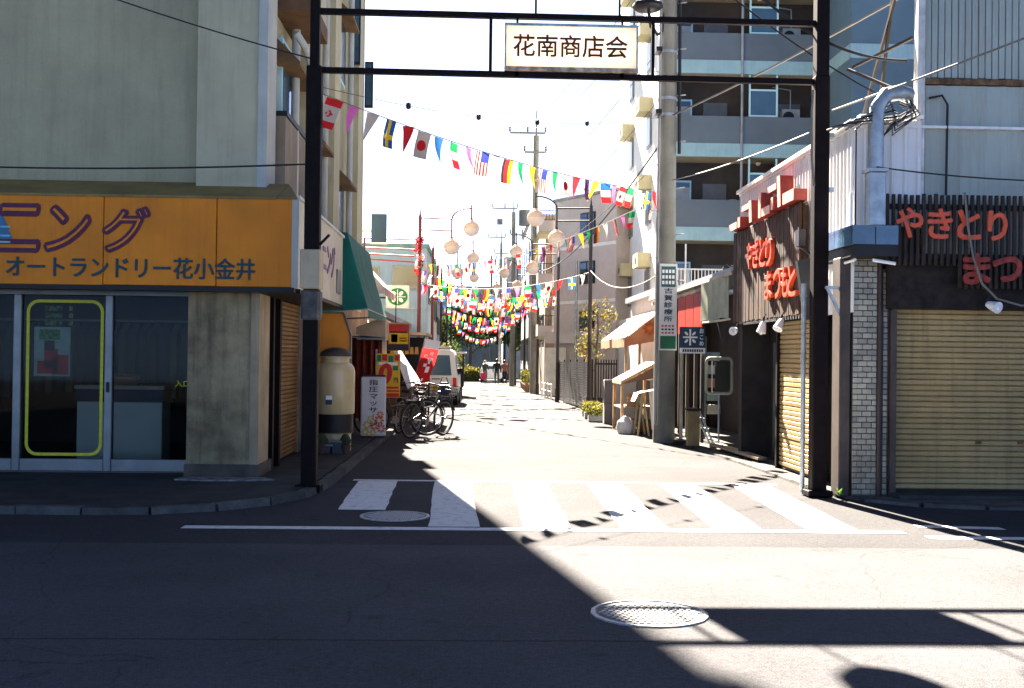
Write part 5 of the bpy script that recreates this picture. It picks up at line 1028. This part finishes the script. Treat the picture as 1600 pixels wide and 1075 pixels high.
house('far_house', 'low dark house at the end of the street on the left', -14, -5, 96, 108, 5.5, M('dark_far_plaster', (.16, .15, .15), .85), [(-8 + 1.6 * i, -7 + 1.6 * i, 2.6, 4) for i in range(2)])

# ------------------------------------------------------------------ poles, lamps, buntings, cables
up_ = thing('utility_pole', 'tall grey concrete utility pole in front of the rice shop on the right', 'utility pole', (3.42, 20.3, gz(20)))
MB().cyl((3.42, 20.3, gz(20) - .1), (3.42, 20.3, 12.5), .20, .135, n=24).build('shaft', conc_pole, up_, True)
for z in (7.05, 6.2, 5.9, 4.4): MB().cyl((3.42, 20.3, z), (3.42, 20.3, z + .05), .175, n=20).build('band', galv, up_, True)
for k in range(16): s = -1 if k % 2 else 1; MB().cyl((3.42 + s * .15, 20.15, 2.9 + .42 * k), (3.42 + s * .30, 20.08, 2.9 + .42 * k), .010).build('climbing_step', galv, up_)
MB().cyl((3.24, 20.12, .3), (3.27, 20.14, 11), .022).build('conduit', M('grey_pipe', (0, 0, 0)), up_); MB().cyl((3.62, 20.14, 5.2), (3.6, 20.16, 11), .03).build('cable_guard', wire_m, up_)
nt_ = MB().box(3.27, 3.59, 20.02, 20.05, 1.64, 3.20, bev=.008).build('clinic_board', M('clinic_white', (.60, .62, .58), .5, var=.05), up_)
box('blue_panel', (3.30, 3.56, 20.012, 20.019, 2.78, 3.15), M('clinic_teal', (.02, .10, .13), .5), nt_); box('green_panel', (3.29, 3.57, 20.012, 20.019, 1.67, 1.90), M('clinic_green', (.012, .12, .05), .5), nt_)
text('lettering', '古\n賀\n診\n療\n所', (3.43, 20.016, 2.46), XP, ZP, .15, .60, navy, nt_, .005, .02, 1.2)
for r in range(3):
    for c in range(4): box('small_print', (3.315 + c * .06, 3.355 + c * .06, 20.006, 20.0115, 2.83 + r * .1, 2.89 + r * .1), whitep, nt_)
for r in range(3):
    for c in range(4): box('small_print', (3.31 + c * .062, 3.35 + c * .062, 20.013, 20.0185, 1.94 + r * .062, 1.97 + r * .062), redp if r != 1 else ink, nt_)
MB().lathe([(.0, .1), (.26, .06), (.28, 0), (.22, -.05), (.0, -.06)], (2.98, 19.9, 7.78), 18).build('street_light', steel_dark, up_, True); MB().tube([(3.0, 19.9, 7.72), (3.05, 19.95, 7.45), (3.2, 20.1, 7.35), (3.3, 20.2, 7.45), (3.35, 20.2, 7.9)], .03).build('light_cable', wire_m, up_)
for z in (5.88, 7.0): MB().box(3.15, 3.26, 19.9, 20.2, z, z + .08).build('clamp', steel_dark, up_)

def util_far(label, x, y, top, r, arms):
    t = thing('utility_pole', label, 'utility pole', (x, y, gz(y)), 'utility poles down the street'); MB().cyl((x, y, gz(y)), (x, y, top - 1.2), r, r * .75, n=14).build('shaft', conc_pole, t, True); MB().cyl((x, y, top - 1.2), (x, y, top), .05, .02).build('spike', conc_pole, t)
    for dx0, dx1, z in arms:
        a = MB().bar((x + dx0, y - .15, z), (x + dx1, y - .15, z), .08, .08).build('crossarm', M('arm_grey', (.16, .17, .17), .7), t)
        for k in range(3): xx = x + dx0 + (dx1 - dx0) * k / 2; MB().lathe([(.02, .04), (.05, .08), (.05, .14), (.03, .18), (.05, .22), (.05, .28), (0, .32)], (xx, y - .15, z), 8).build('insulator', M('insulator', (.12, .12, .13), .4), a)
    return t
p1 = util_far('tall concrete utility pole with crossarms beyond the black fence', 2.68, 52.6, 13.1, .17, ((-1.25, .42, 12.0), (-.55, .45, 11.1)))
MB().lathe([(.0, 0), (.26, .02), (.26, .75), (.1, .85), (0, .85)], (2.15, 52.3, 7.6), 14).build('transformer', M('transformer', (.10, .12, .13), .6), p1, True)
p2_ = util_far('grey utility pole with one crossarm, second down the street', 2.18, 69, 11.6, .16, ((-1.3, .2, 10.6), (-.2, 1.3, 9.0)))
MB().box(1.15, 1.5, 68.8, 69, 9.6, 9.95).build('switch_box', M('transformer', (0, 0, 0)), p2_)
util_far('thin utility pole with a short crossarm, left of the second pole', 1.75, 84, 11.2, .13, ((-.5, .5, 9.2), (-1.0, .3, 10.4)))
util_far('most distant thin utility pole at the end of the street', 1.2, 96, 11.0, .12, ((-.5, .4, 9.8),))

shade_m = M('lamp_shade_beige', (.60, .50, .42), .5, var=.06, trans=.36); bowl_m = M('lamp_bowl', (.68, .63, .60), .35, var=.04, trans=.40, spec=.5)
def lamp_post(label, x, y, side, metal):
    "post beside the street, two rails to an inner tube, one lamp under it and one under the arc; side = +1 reaches toward +x"
    g_ = gz(y); t = thing('street_lamp', label, 'street lamp', (x, y, g_), 'globe street lamps along the street')
    MB().tube([(x, y, g_), (x, y, g_ + 5.9)], .065, 12, r1=.05).build('post', metal, t, True); MB().cyl((x, y, g_ + 5.9), (x, y, g_ + 6.15), .03, .004).build('finial', metal, t); MB().cyl((x, y, g_), (x, y, g_ + .5), .085, n=12).build('base', metal, t, True)
    xi = x + side * .97
    for z in (5.83, 5.47): MB().tube([(x, y, g_ + z), (xi, y, g_ + z - .02)], .024).build('rail', metal, t)
    MB().tube([(xi, y, g_ + 5.2), (xi, y, g_ + 5.8)] + [(xi + side * .60 * (1 - math.cos(a)), y, g_ + 5.8 + .35 * math.sin(a)) for a in [rad(15 * i) for i in range(1, 7)]], .024, 8).build('arc', metal, t, True)
    xo = xi + side * .60; MB().cyl((xo, y, g_ + 5.78), (xo, y, g_ + 6.24), .022).build('drop', metal, t)
    for cx, cz in ((xi, 5.02), (xo, 5.60)):
        g = MB().lathe([(.245, 0), (.242, .04), (.22, .10), (.18, .155), (.125, .20), (.075, .235), (.045, .27)], (cx, y, g_ + cz - .07), 22).build('lamp_shade', shade_m, t, True); MB().lathe([(.0, -.24), (.07, -.233), (.13, -.21), (.185, -.165), (.225, -.10), (.243, -.04), (.245, -.002)], (cx, y, g_ + cz - .07), 22).build('lamp_bowl', bowl_m, g, True); MB().cyl((cx, y, g_ + cz + .17), (cx, y, g_ + cz + .24), .04).build('lamp_cap', metal, g)
brownp = M('brown_post', (.045, .02, .018), .5); greyp = M('dark_post', (.03, .025, .025), .5)
LL = [(-1.78, 34.3), (-1.76, 44.0), (-1.74, 54), (-1.72, 64), (-1.7, 74)]; RL = [(3.19, 31.6), (2.98, 41.2), (2.78, 51), (2.6, 61), (2.45, 71)]
od = ('nearest', 'second', 'third', 'fourth', 'farthest')
for i, (x, y) in enumerate(LL): lamp_post('%s of the red-brown twin-globe street lamps on the left' % od[i], x, y, 1, red_brown if i < 2 else brownp)
for i, (x, y) in enumerate(RL): lamp_post('%s of the dark twin-globe street lamps on the right' % od[i], x, y, -1, greyp)
dec = thing('lamp_decoration', 'bunch of red and white paper flowers tied to the nearest left lamp post', 'decoration', (-1.72, 34.1, 4.3))
for i in range(9):
    c = Vector((-1.76 + random.uniform(-.10, .12), 34.15 + random.uniform(-.15, .1), 4.25 + random.uniform(-.35, .75))); mb = MB(); leaves(mb, c, .12, .1, .12, 26, .06, 0, 0); mb.build('paper_flower', M('paper_red', (.45, .03, .03), .8, trans=.3) if i % 3 else M('paper_pink', (.75, .5, .48), .8, trans=.3), dec)

# flags
FC = {k: M('flag_' + k, c, .8, var=.08, trans=.42, spec=.1) for k, c in dict(red=(.55, .02, .025), white=(.46, .40, .35), blue=(.02, .09, .28), green=(.015, .22, .07), yellow=(.70, .45, .02), pink=(.62, .14, .42), black=(.03, .025, .02), navy=(.03, .04, .20), orange=(.62, .14, .05)).items()}
FN = list(FC); FM = [FC[k] for k in FN]
def flag_mesh(kind, sk):
    "w x h cloth hanging from its top edge (x along the cord, -z down), cut into coloured cells"
    W, Hh = .235, .335; m = MB()
    f = lambda u, v, d=0: ((u - .5) * W + sk * v * v, .018 * math.sin(v * 4 + sk * 9) + .012 * math.sin(u * 5) + d, -v * Hh + .01 * u * sk)
    def cell(u0, u1, v0, v1, c, d=0, n=3):
        for i in range(n):
            for j in range(n):
                a, b, p, q = u0 + (u1 - u0) * i / n, u0 + (u1 - u0) * (i + 1) / n, v0 + (v1 - v0) * j / n, v0 + (v1 - v0) * (j + 1) / n
                m.quad(f(a, p, d), f(b, p, d), f(b, q, d), f(a, q, d), FN.index(c))
    def poly(P, c):
        for d in (-.002, .002): m.add([f(u, v, d) for u, v in P], [tuple(range(len(P)))], FN.index(c))
    if kind.startswith('pennant_'):
        c = FN.index(kind[8:]); n = 5
        for j in range(n):
            a, b = j / n, (j + 1) / n; m.quad(f(.12 + .38 * a, a), f(.88 - .38 * a, a), f(.88 - .38 * b, b), f(.12 + .38 * b, b), c)
    elif kind == 'h3': [cell(0, 1, i / 3, (i + 1) / 3, ('green', 'white', 'red')[i]) for i in range(3)]
    elif kind == 'h3b': [cell(0, 1, i / 3, (i + 1) / 3, ('blue', 'white', 'red')[i]) for i in range(3)]
    elif kind == 'v3': [cell(i / 3, (i + 1) / 3, 0, 1, ('black', 'red', 'yellow')[i]) for i in range(3)]
    elif kind == 'disc': cell(0, 1, 0, 1, 'white', n=5); poly([(.5 + .31 * math.cos(a), .5 + .21 * math.sin(a)) for a in [2 * math.pi * i / 16 for i in range(16)]], 'red')
    elif kind == 'leaf': cell(0, 1, 0, .24, 'red'); cell(0, 1, .24, .76, 'white'); cell(0, 1, .76, 1, 'red'); poly([(.5, .33), (.6, .44), (.74, .5), (.6, .56), (.5, .67), (.4, .56), (.26, .5), (.4, .44)], 'red')
    elif kind == 'cross':
        for a, b in ((0, .38), (.62, 1)): cell(a, b, 0, .5, 'blue'); cell(a, b, .68, 1, 'blue')
        cell(.38, .62, 0, 1, 'yellow'); cell(0, .38, .5, .68, 'yellow'); cell(.62, 1, .5, .68, 'yellow')
    elif kind == 'stripes':
        for i in range(9): cell(i / 9, (i + 1) / 9, .42 if i >= 4 else 0, 1, 'red' if i % 2 == 0 else 'white', n=2)
        cell(4 / 9, 1, 0, .42, 'navy')
    elif kind == 'union':
        cell(0, 1, 0, 1, 'navy', n=4)
        for s in (0, 1): P = [(0, .0), (.12, 0), (1, .9), (1, 1), (.88, 1), (0, .1)]; poly([(u if not s else 1 - u, v) for u, v in P], 'pink')
        for d in (-.004, .004):
            for P, c in ((((.36, 0), (.64, 0), (.64, 1), (.36, 1)), 'white'), (((0, .4), (1, .4), (1, .6), (0, .6)), 'white')): m.add([f(u, v, d) for u, v in P], [(0, 1, 2, 3)], FN.index(c))
        for d in (-.006, .006):
            for P in (((.42, 0), (.58, 0), (.58, 1), (.42, 1)), ((0, .44), (1, .44), (1, .56), (0, .56))): m.add([f(u, v, d) for u, v in P], [(0, 1, 2, 3)], FN.index('red'))
    return m.mesh('flag', FM)
KINDS = ['leaf', 'pennant_pink', 'pennant_white', 'cross', 'pennant_red', 'disc', 'pennant_blue', 'h3', 'pennant_pink', 'stripes', 'pennant_white', 'v3', 'pennant_green', 'pennant_yellow', 'stripes', 'pennant_green', 'disc', 'pennant_red', 'union', 'pennant_yellow', 'h3b', 'pennant_pink', 'leaf', 'h3', 'pennant_white', 'cross', 'pennant_red']
FMESH = {}
def bunting(label, a, b, drop, n, start=0, flip=False):
    a, b = Vector(a), Vector(b); t = thing('bunting', label, 'bunting', a, 'strings of little flags across the street')
    P = sag(a, b, drop, 40); MB().tube(P, .006, 5).build('cord', wire_pale, t)
    d = (b - a); rz = math.atan2(d.y, d.x) + (math.pi if d.x < 0 else 0)
    for i in range(n):
        s = (i + .6) / (n + .2); p = a.lerp(b, s) - Vector((0, 0, drop * 4 * s * (1 - s))); kd = KINDS[(start + i) % len(KINDS)]; v = random.choice((-.12, -.07, -.03, .03)); v = -v if flip else v
        if (kd, v) not in FMESH: FMESH[(kd, v)] = flag_mesh(kd, v)
        o = link('flag', FMESH[(kd, v)], t, p - a - Vector((0, 0, .008)), (random.uniform(-.25, .25), random.uniform(-.06, .06), rz + random.uniform(-.3, .3)))
bunting('long flag string from the left gate post to the utility pole', (-1.72, 12.25, 4.34), (3.28, 20.25, 4.52), .16, 27)
bunting('flag string from the utility pole to the nearest left lamp post', (3.28, 20.4, 4.42), (-1.76, 34.2, 4.30), .42, 38, 5, True)
bunting('flag string between the nearest left lamp post and the second right one', (-1.76, 34.35, 4.15), (2.96, 41.2, 3.75), .45, 24, 9)
bunting('flag string from the nearest right lamp post to the nearest left one', (3.16, 31.6, 3.9), (-1.76, 34.4, 3.7), .30, 16, 2)
yz = [(LL[1], RL[1]), (LL[1], RL[2]), (LL[2], RL[2]), (LL[2], RL[3]), (LL[3], RL[3]), (LL[3], RL[4]), (LL[4], RL[4])]
for i, (l, r) in enumerate(yz):
    bunting(('level flag string at the second pair of lamp posts', 'slanting flag string behind the second left lamp post', 'level flag string at the third pair of lamp posts', 'slanting flag string behind the third left lamp post', 'level flag string at the fourth pair of lamp posts', 'slanting flag string behind the fourth left lamp post', 'deep sagging flag string farthest down the street')[i], (l[0], l[1], gz(l[1]) + 4.25), (r[0], r[1], gz(r[1]) + 4.2), (.55, .5, .7, .6, .75, .7, 1.3)[i], 18, 3 * i)
extra = [(38, 4.1, .5), (48, 4.6, .6)]
for i, (y, z, d) in enumerate(extra): bunting('flag string hung between the eaves, the %s of two' % ('nearer', 'farther')[i], (-1.95, y, gz(y) + z), (2.95 - .01 * y, y + .8, gz(y) + z), d, 16, 5 * i + 1)

def cable(label, pts, r, mat, beads=()):
    t = thing('overhead_cable', label, 'cable', pts[0], 'overhead cables'); MB().tube(pts, r, 6).build('line', mat, t)
    for k in beads: p = Vector(pts[k]); MB().lathe([(0, -.045), (.03, -.03), (.03, .03), (0, .045)], p, 8).build('spacer', wire_m, t)
cable('thin black cable crossing the grey wall above the orange sign top', sag((-7, 12.9, 6.6), (-1.79, 12.3, 4.72), .12), .008, wire_m)
cable('black cable running level just over the orange sign roof', sag((-7, 12.95, 3.62), (-1.8, 12.3, 3.58), .06), .010, wire_m)
cable('beaded thin cable from the left gate post to the utility pole', sag((-1.72, 12.3, 4.42), (3.4, 20.2, 5.9), .25), .004, wire_m, (3, 6, 9, 12))
cable('thick pale cable climbing from the utility pole past the right gate post', sag((3.5, 20.1, 5.9), (5.6, 8.5, 5.75), .12), .016, wire_pale)
cable('pale cable from the utility pole to the gate post clamp', sag((3.5, 20.1, 4.72), (3.66, 12.3, 4.02), .05), .009, wire_pale)
cable('pale straight cable across the false front at upper right', sag((3.8, 12.2, 4.22), (7.2, 9.2, 5.3), .02), .010, wire_pale)
cable('dark cable drooping from the gallery floor to the duct bundle', sag((3.05, 12.6, 5.75), (4.6, 11.9, 4.74), .22), .016, wire_m)
cable('second dark cable crossing behind the right gate post', sag((3.0, 13.4, 5.9), (4.4, 12.0, 4.35), .06), .010, wire_m)
cable('slim black cable stretched level across the right shop front', sag((4.2, 11.7, 3.55), (8, 11.4, 3.5), .12), .008, wire_m, (8,))
cable('white looped cable hanging over the right red lettering', [(5.16, 11.72, 3.3), (5.19, 11.71, 2.95), (5.25, 11.70, 2.6), (5.34, 11.69, 2.33), (5.5, 11.68, 2.17), (5.75, 11.66, 2.10), (7, 11.6, 2.2)], .012, wire_pale)
for i, (x0, z0, x1, z1) in enumerate(((3.1, 8.6, 1.9, 12.2), (3.2, 8.0, 2.5, 12.2), (3.3, 7.2, 2.2, 9.6), (3.25, 6.2, 2.6, 8.2), (3.2, 5.0, 2.0, 6.3))):
    cable('thin line strung down the street from the utility pole, %s of five' % ('topmost', 'second from the top', 'third from the top', 'second lowest', 'lowest')[i], sag((x0, 20.4, z0), (x1, 52.4, z1), .5), .007, wire_m)
cable('lowest thick line along the apartment wall from the pole', sag((3.3, 20.5, 5.4), (2.75, 52.4, 5.5), .6), .018, wire_m)
cable('white rope between the utility pole and the nearest right lamp post', sag((3.3, 20.5, 3.02), (3.18, 31.5, 3.95), .35), .012, wire_pale)

# ------------------------------------------------------------------ people, trees and hedge at the far end
def person(label, loc, rz, J, cols, hair, h=1.62, extra=None):
    "one skin-grown body; J maps joint -> (x,y,z,r) for a 1.62 m figure facing -y"
    t = thing('person', label, 'person', loc, 'pedestrians', rz)
    names = list(J); E_ = [('pel', 'waist'), ('waist', 'chest'), ('chest', 'neck'), ('neck', 'head'), ('head', 'crown'), ('pel', 'hl'), ('hl', 'kl'), ('kl', 'al'), ('al', 'tl'), ('pel', 'hr'), ('hr', 'kr'), ('kr', 'ar'), ('ar', 'tr'), ('chest', 'sl'), ('sl', 'el'), ('el', 'wl'), ('wl', 'fl'), ('chest', 'sr'), ('sr', 'er'), ('er', 'wr'), ('wr', 'fr')]
    me = bpy.data.meshes.new('body'); k = h / 1.62; me.from_pydata([tuple(v * k for v in J[n_][:3]) for n_ in names], [(names.index(a), names.index(b)) for a, b in E_], [])
    ob = bpy.data.objects.new('body', me); COL.objects.link(ob); md = ob.modifiers.new('skin', 'SKIN')
    for i, n_ in enumerate(names): r = J[n_][3] * k; me.skin_vertices[0].data[i].radius = (r, r * (.72 if n_ in ('pel', 'waist', 'chest') else 1)); me.skin_vertices[0].data[i].use_root = n_ == 'pel'
    sb = ob.modifiers.new('sub', 'SUBSURF'); sb.levels = 2; sb.render_levels = 2
    m2 = bpy.data.meshes.new_from_object(ob.evaluated_get(bpy.context.evaluated_depsgraph_get())); bpy.data.objects.remove(ob)
    for c in cols: m2.materials.append(c)
    for p in m2.polygons:
        p.use_smooth = True; z = p.center.z / k; far = abs(p.center.x / k)
        p.material_index = 3 if z < .08 else (1 if z < .86 and not (far > .2 and z > .7) else (2 if z > 1.36 or (far > .19 and z < .80) else 0))
    link('body', m2, t)
    hd = Vector(J['head'][:3]) * k; MB().lathe([(.0, -.02), (.09, -.03), (.108, .04), (.10, .10), (.06, .15), (0, .165)], hd + Vector((0, .015, .0)), 12).build('hair', hair, t, True, local=True)
    return t
J0 = dict(pel=(0, 0, .86, .15), waist=(0, 0, 1.02, .13), chest=(0, 0, 1.24, .16), neck=(0, 0, 1.38, .06), head=(0, -.01, 1.48, .085), crown=(0, -.01, 1.60, .06), hl=(.09, 0, .80, .10), kl=(.10, -.05, .45, .065), al=(.10, .06, .08, .045), tl=(.10, -.08, .035, .035), hr=(-.09, 0, .80, .10), kr=(-.10, -.10, .46, .065), ar=(-.10, -.16, .08, .045), tr=(-.10, -.30, .04, .035), sl=(.19, 0, 1.30, .065), el=(.23, .04, 1.05, .045), wl=(.24, -.06, .82, .032), fl=(.24, -.09, .73, .035), sr=(-.19, 0, 1.30, .065), er=(-.23, .03, 1.05, .045), wr=(-.24, .05, .82, .032), fr=(-.24, .05, .73, .035))
skin = M('skin', (.45, .27, .19), .6); hairb = M('black_hair', (.015, .012, .012), .5)
dk1, dk2, dk3 = M('black_coat', (.02, .02, .025), .9), M('grey_trousers', (.10, .11, .11), .9), M('dark_green_coat', (.03, .05, .05), .9)
person('person in a black jacket and grey trousers walking away on the right', (1.38, 76, gz(76)), rad(180), J0, [dk1, dk2, skin, rubber], hairb, 1.7)
person('person in dark clothes with a brown top walking beside the black jacket', (1.92, 76.6, gz(76)), rad(172), J0, [M('brown_top', (.28, .12, .07), .9), dk1, skin, rubber], M('brown_hair', (.09, .04, .025), .5), 1.62)
J1 = dict(J0); J1.update(el=(.20, -.12, 1.08, .045), wl=(.16, -.30, 1.0, .032), fl=(.14, -.38, .98, .035), er=(-.20, -.12, 1.08, .045), wr=(-.16, -.30, 1.0, .032), fr=(-.14, -.38, .98, .035))
person('person in a dark coat with light hat pushing a red cart down the street', (.60, 79, gz(79)), rad(20), J1, [dk3, dk2, skin, rubber], M('light_hat', (.55, .42, .36), .9), 1.6)
ca = thing('shopping_cart', 'small red pushcart in front of the person with the light hat', 'cart', (.48, 78.4, gz(78)))
MB().box(.30, .66, 78.25, 78.6, gz(78) + .25, gz(78) + .75, bev=.03).build('bag', M('red_vinyl', (.5, .03, .08), .6), ca); MB().tube([(.34, 78.6, gz(78) + .2), (.36, 78.75, gz(78) + .98), (.60, 78.75, gz(78) + .98), (.62, 78.6, gz(78) + .2)], .014).build('handle', chrome, ca)
for x in (.34, .62): MB().cyl((x - .02, 78.4, gz(78) + .1), (x + .02, 78.4, gz(78) + .1), .10).build('wheel', rubber, ca)

def tree(label, x, y, h, rx, n, mats, size=.16, trunk=.16):
    t = thing('tree', label, 'tree', (x, y, gz(y)), 'trees at the end of the street'); g_ = gz(y)
    MB().tube([(x, y, g_), (x + .1, y, g_ + h * .3), (x - .05, y, g_ + h * .75)], trunk, 10, r1=trunk * .3).build('trunk', M('bark', (0, 0, 0)), t)
    for k in range(5): a = k * 1.26; MB().tube([(x, y, g_ + h * (.28 + .07 * k)), (x + rx * .55 * math.cos(a), y + rx * .5 * math.sin(a), g_ + h * (.5 + .08 * k))], trunk * .35, 6, r1=.02).build('limb', M('bark', (0, 0, 0)), t)
    mb = MB(); k = 13
    for i in range(k):
        a, b = random.uniform(0, 6.28), random.uniform(.3, 1); c = (x + rx * .62 * b * math.cos(a), y + rx * .6 * b * math.sin(a), g_ + h * random.uniform(.42, .88)); r = rx * random.uniform(.28, .46); leaves(mb, c, r, r, r * .8, n // k, size, random.randrange(len(mats)), .35)
    mb.build('crown', mats, t)
tree('dark evergreen tree at the street end behind the flags', -.6, 92, 7.0, 3.0, 3400, [ld2, ld2, lg])
tree('broad dark tree at the street end, left of the utility poles', -3.6, 95, 6.0, 2.8, 3000, [ld2, lg])
tree('dark green tree at the street end behind the far car', 2.6, 90, 6.4, 2.4, 2800, [ld2, ld2, lg])
tree('yellow-green lit tree low at the left street end', -2.4, 82, 3.0, 1.7, 2000, [ly, lg], .10, .08)
hg = thing('hedge', 'clipped yellow-green hedge closing the end of the street', 'hedge', (-1.2, 84, gz(84)))
mb = MB()
for i in range(10): leaves(mb, (-3.6 + .40 * i, 84.5, gz(84) + .65 + .1 * math.sin(i * 2)), .42, .5, .6, 190, .08, random.choice((0, 0, 1)), .2)
mb.build('foliage', [ly, lg], hg)
MB().box(-3.8, .2, 84.3, 84.7, gz(84), gz(84) + .8).build('core', M('hedge_core', (.02, .03, .012), .9), hg)
for i in range(5):
    x, y = 2.55 + .05 * i, 55.5 + 2.6 * i
    p_ = thing('potted_shrub', 'shrub in a clay pot along the right kerb, %s of five from the tall pole' % ('first', 'second', 'third', 'fourth', 'fifth')[i], 'potted plant', (x, y, gz(y)), 'potted shrubs on the right')
    MB().lathe([(.13, 0), (.19, .30), (.21, .30), (.21, .36), (.15, .36)], (x, y, gz(y)), 14).build('pot', M('clay', (.36, .2, .11), .8), p_, True); mb = MB(); leaves(mb, (x, y, gz(y) + .75), .28, .28, .4, 240, .06, 0, .1); mb.build('foliage', [lg if i % 2 else ly], p_)
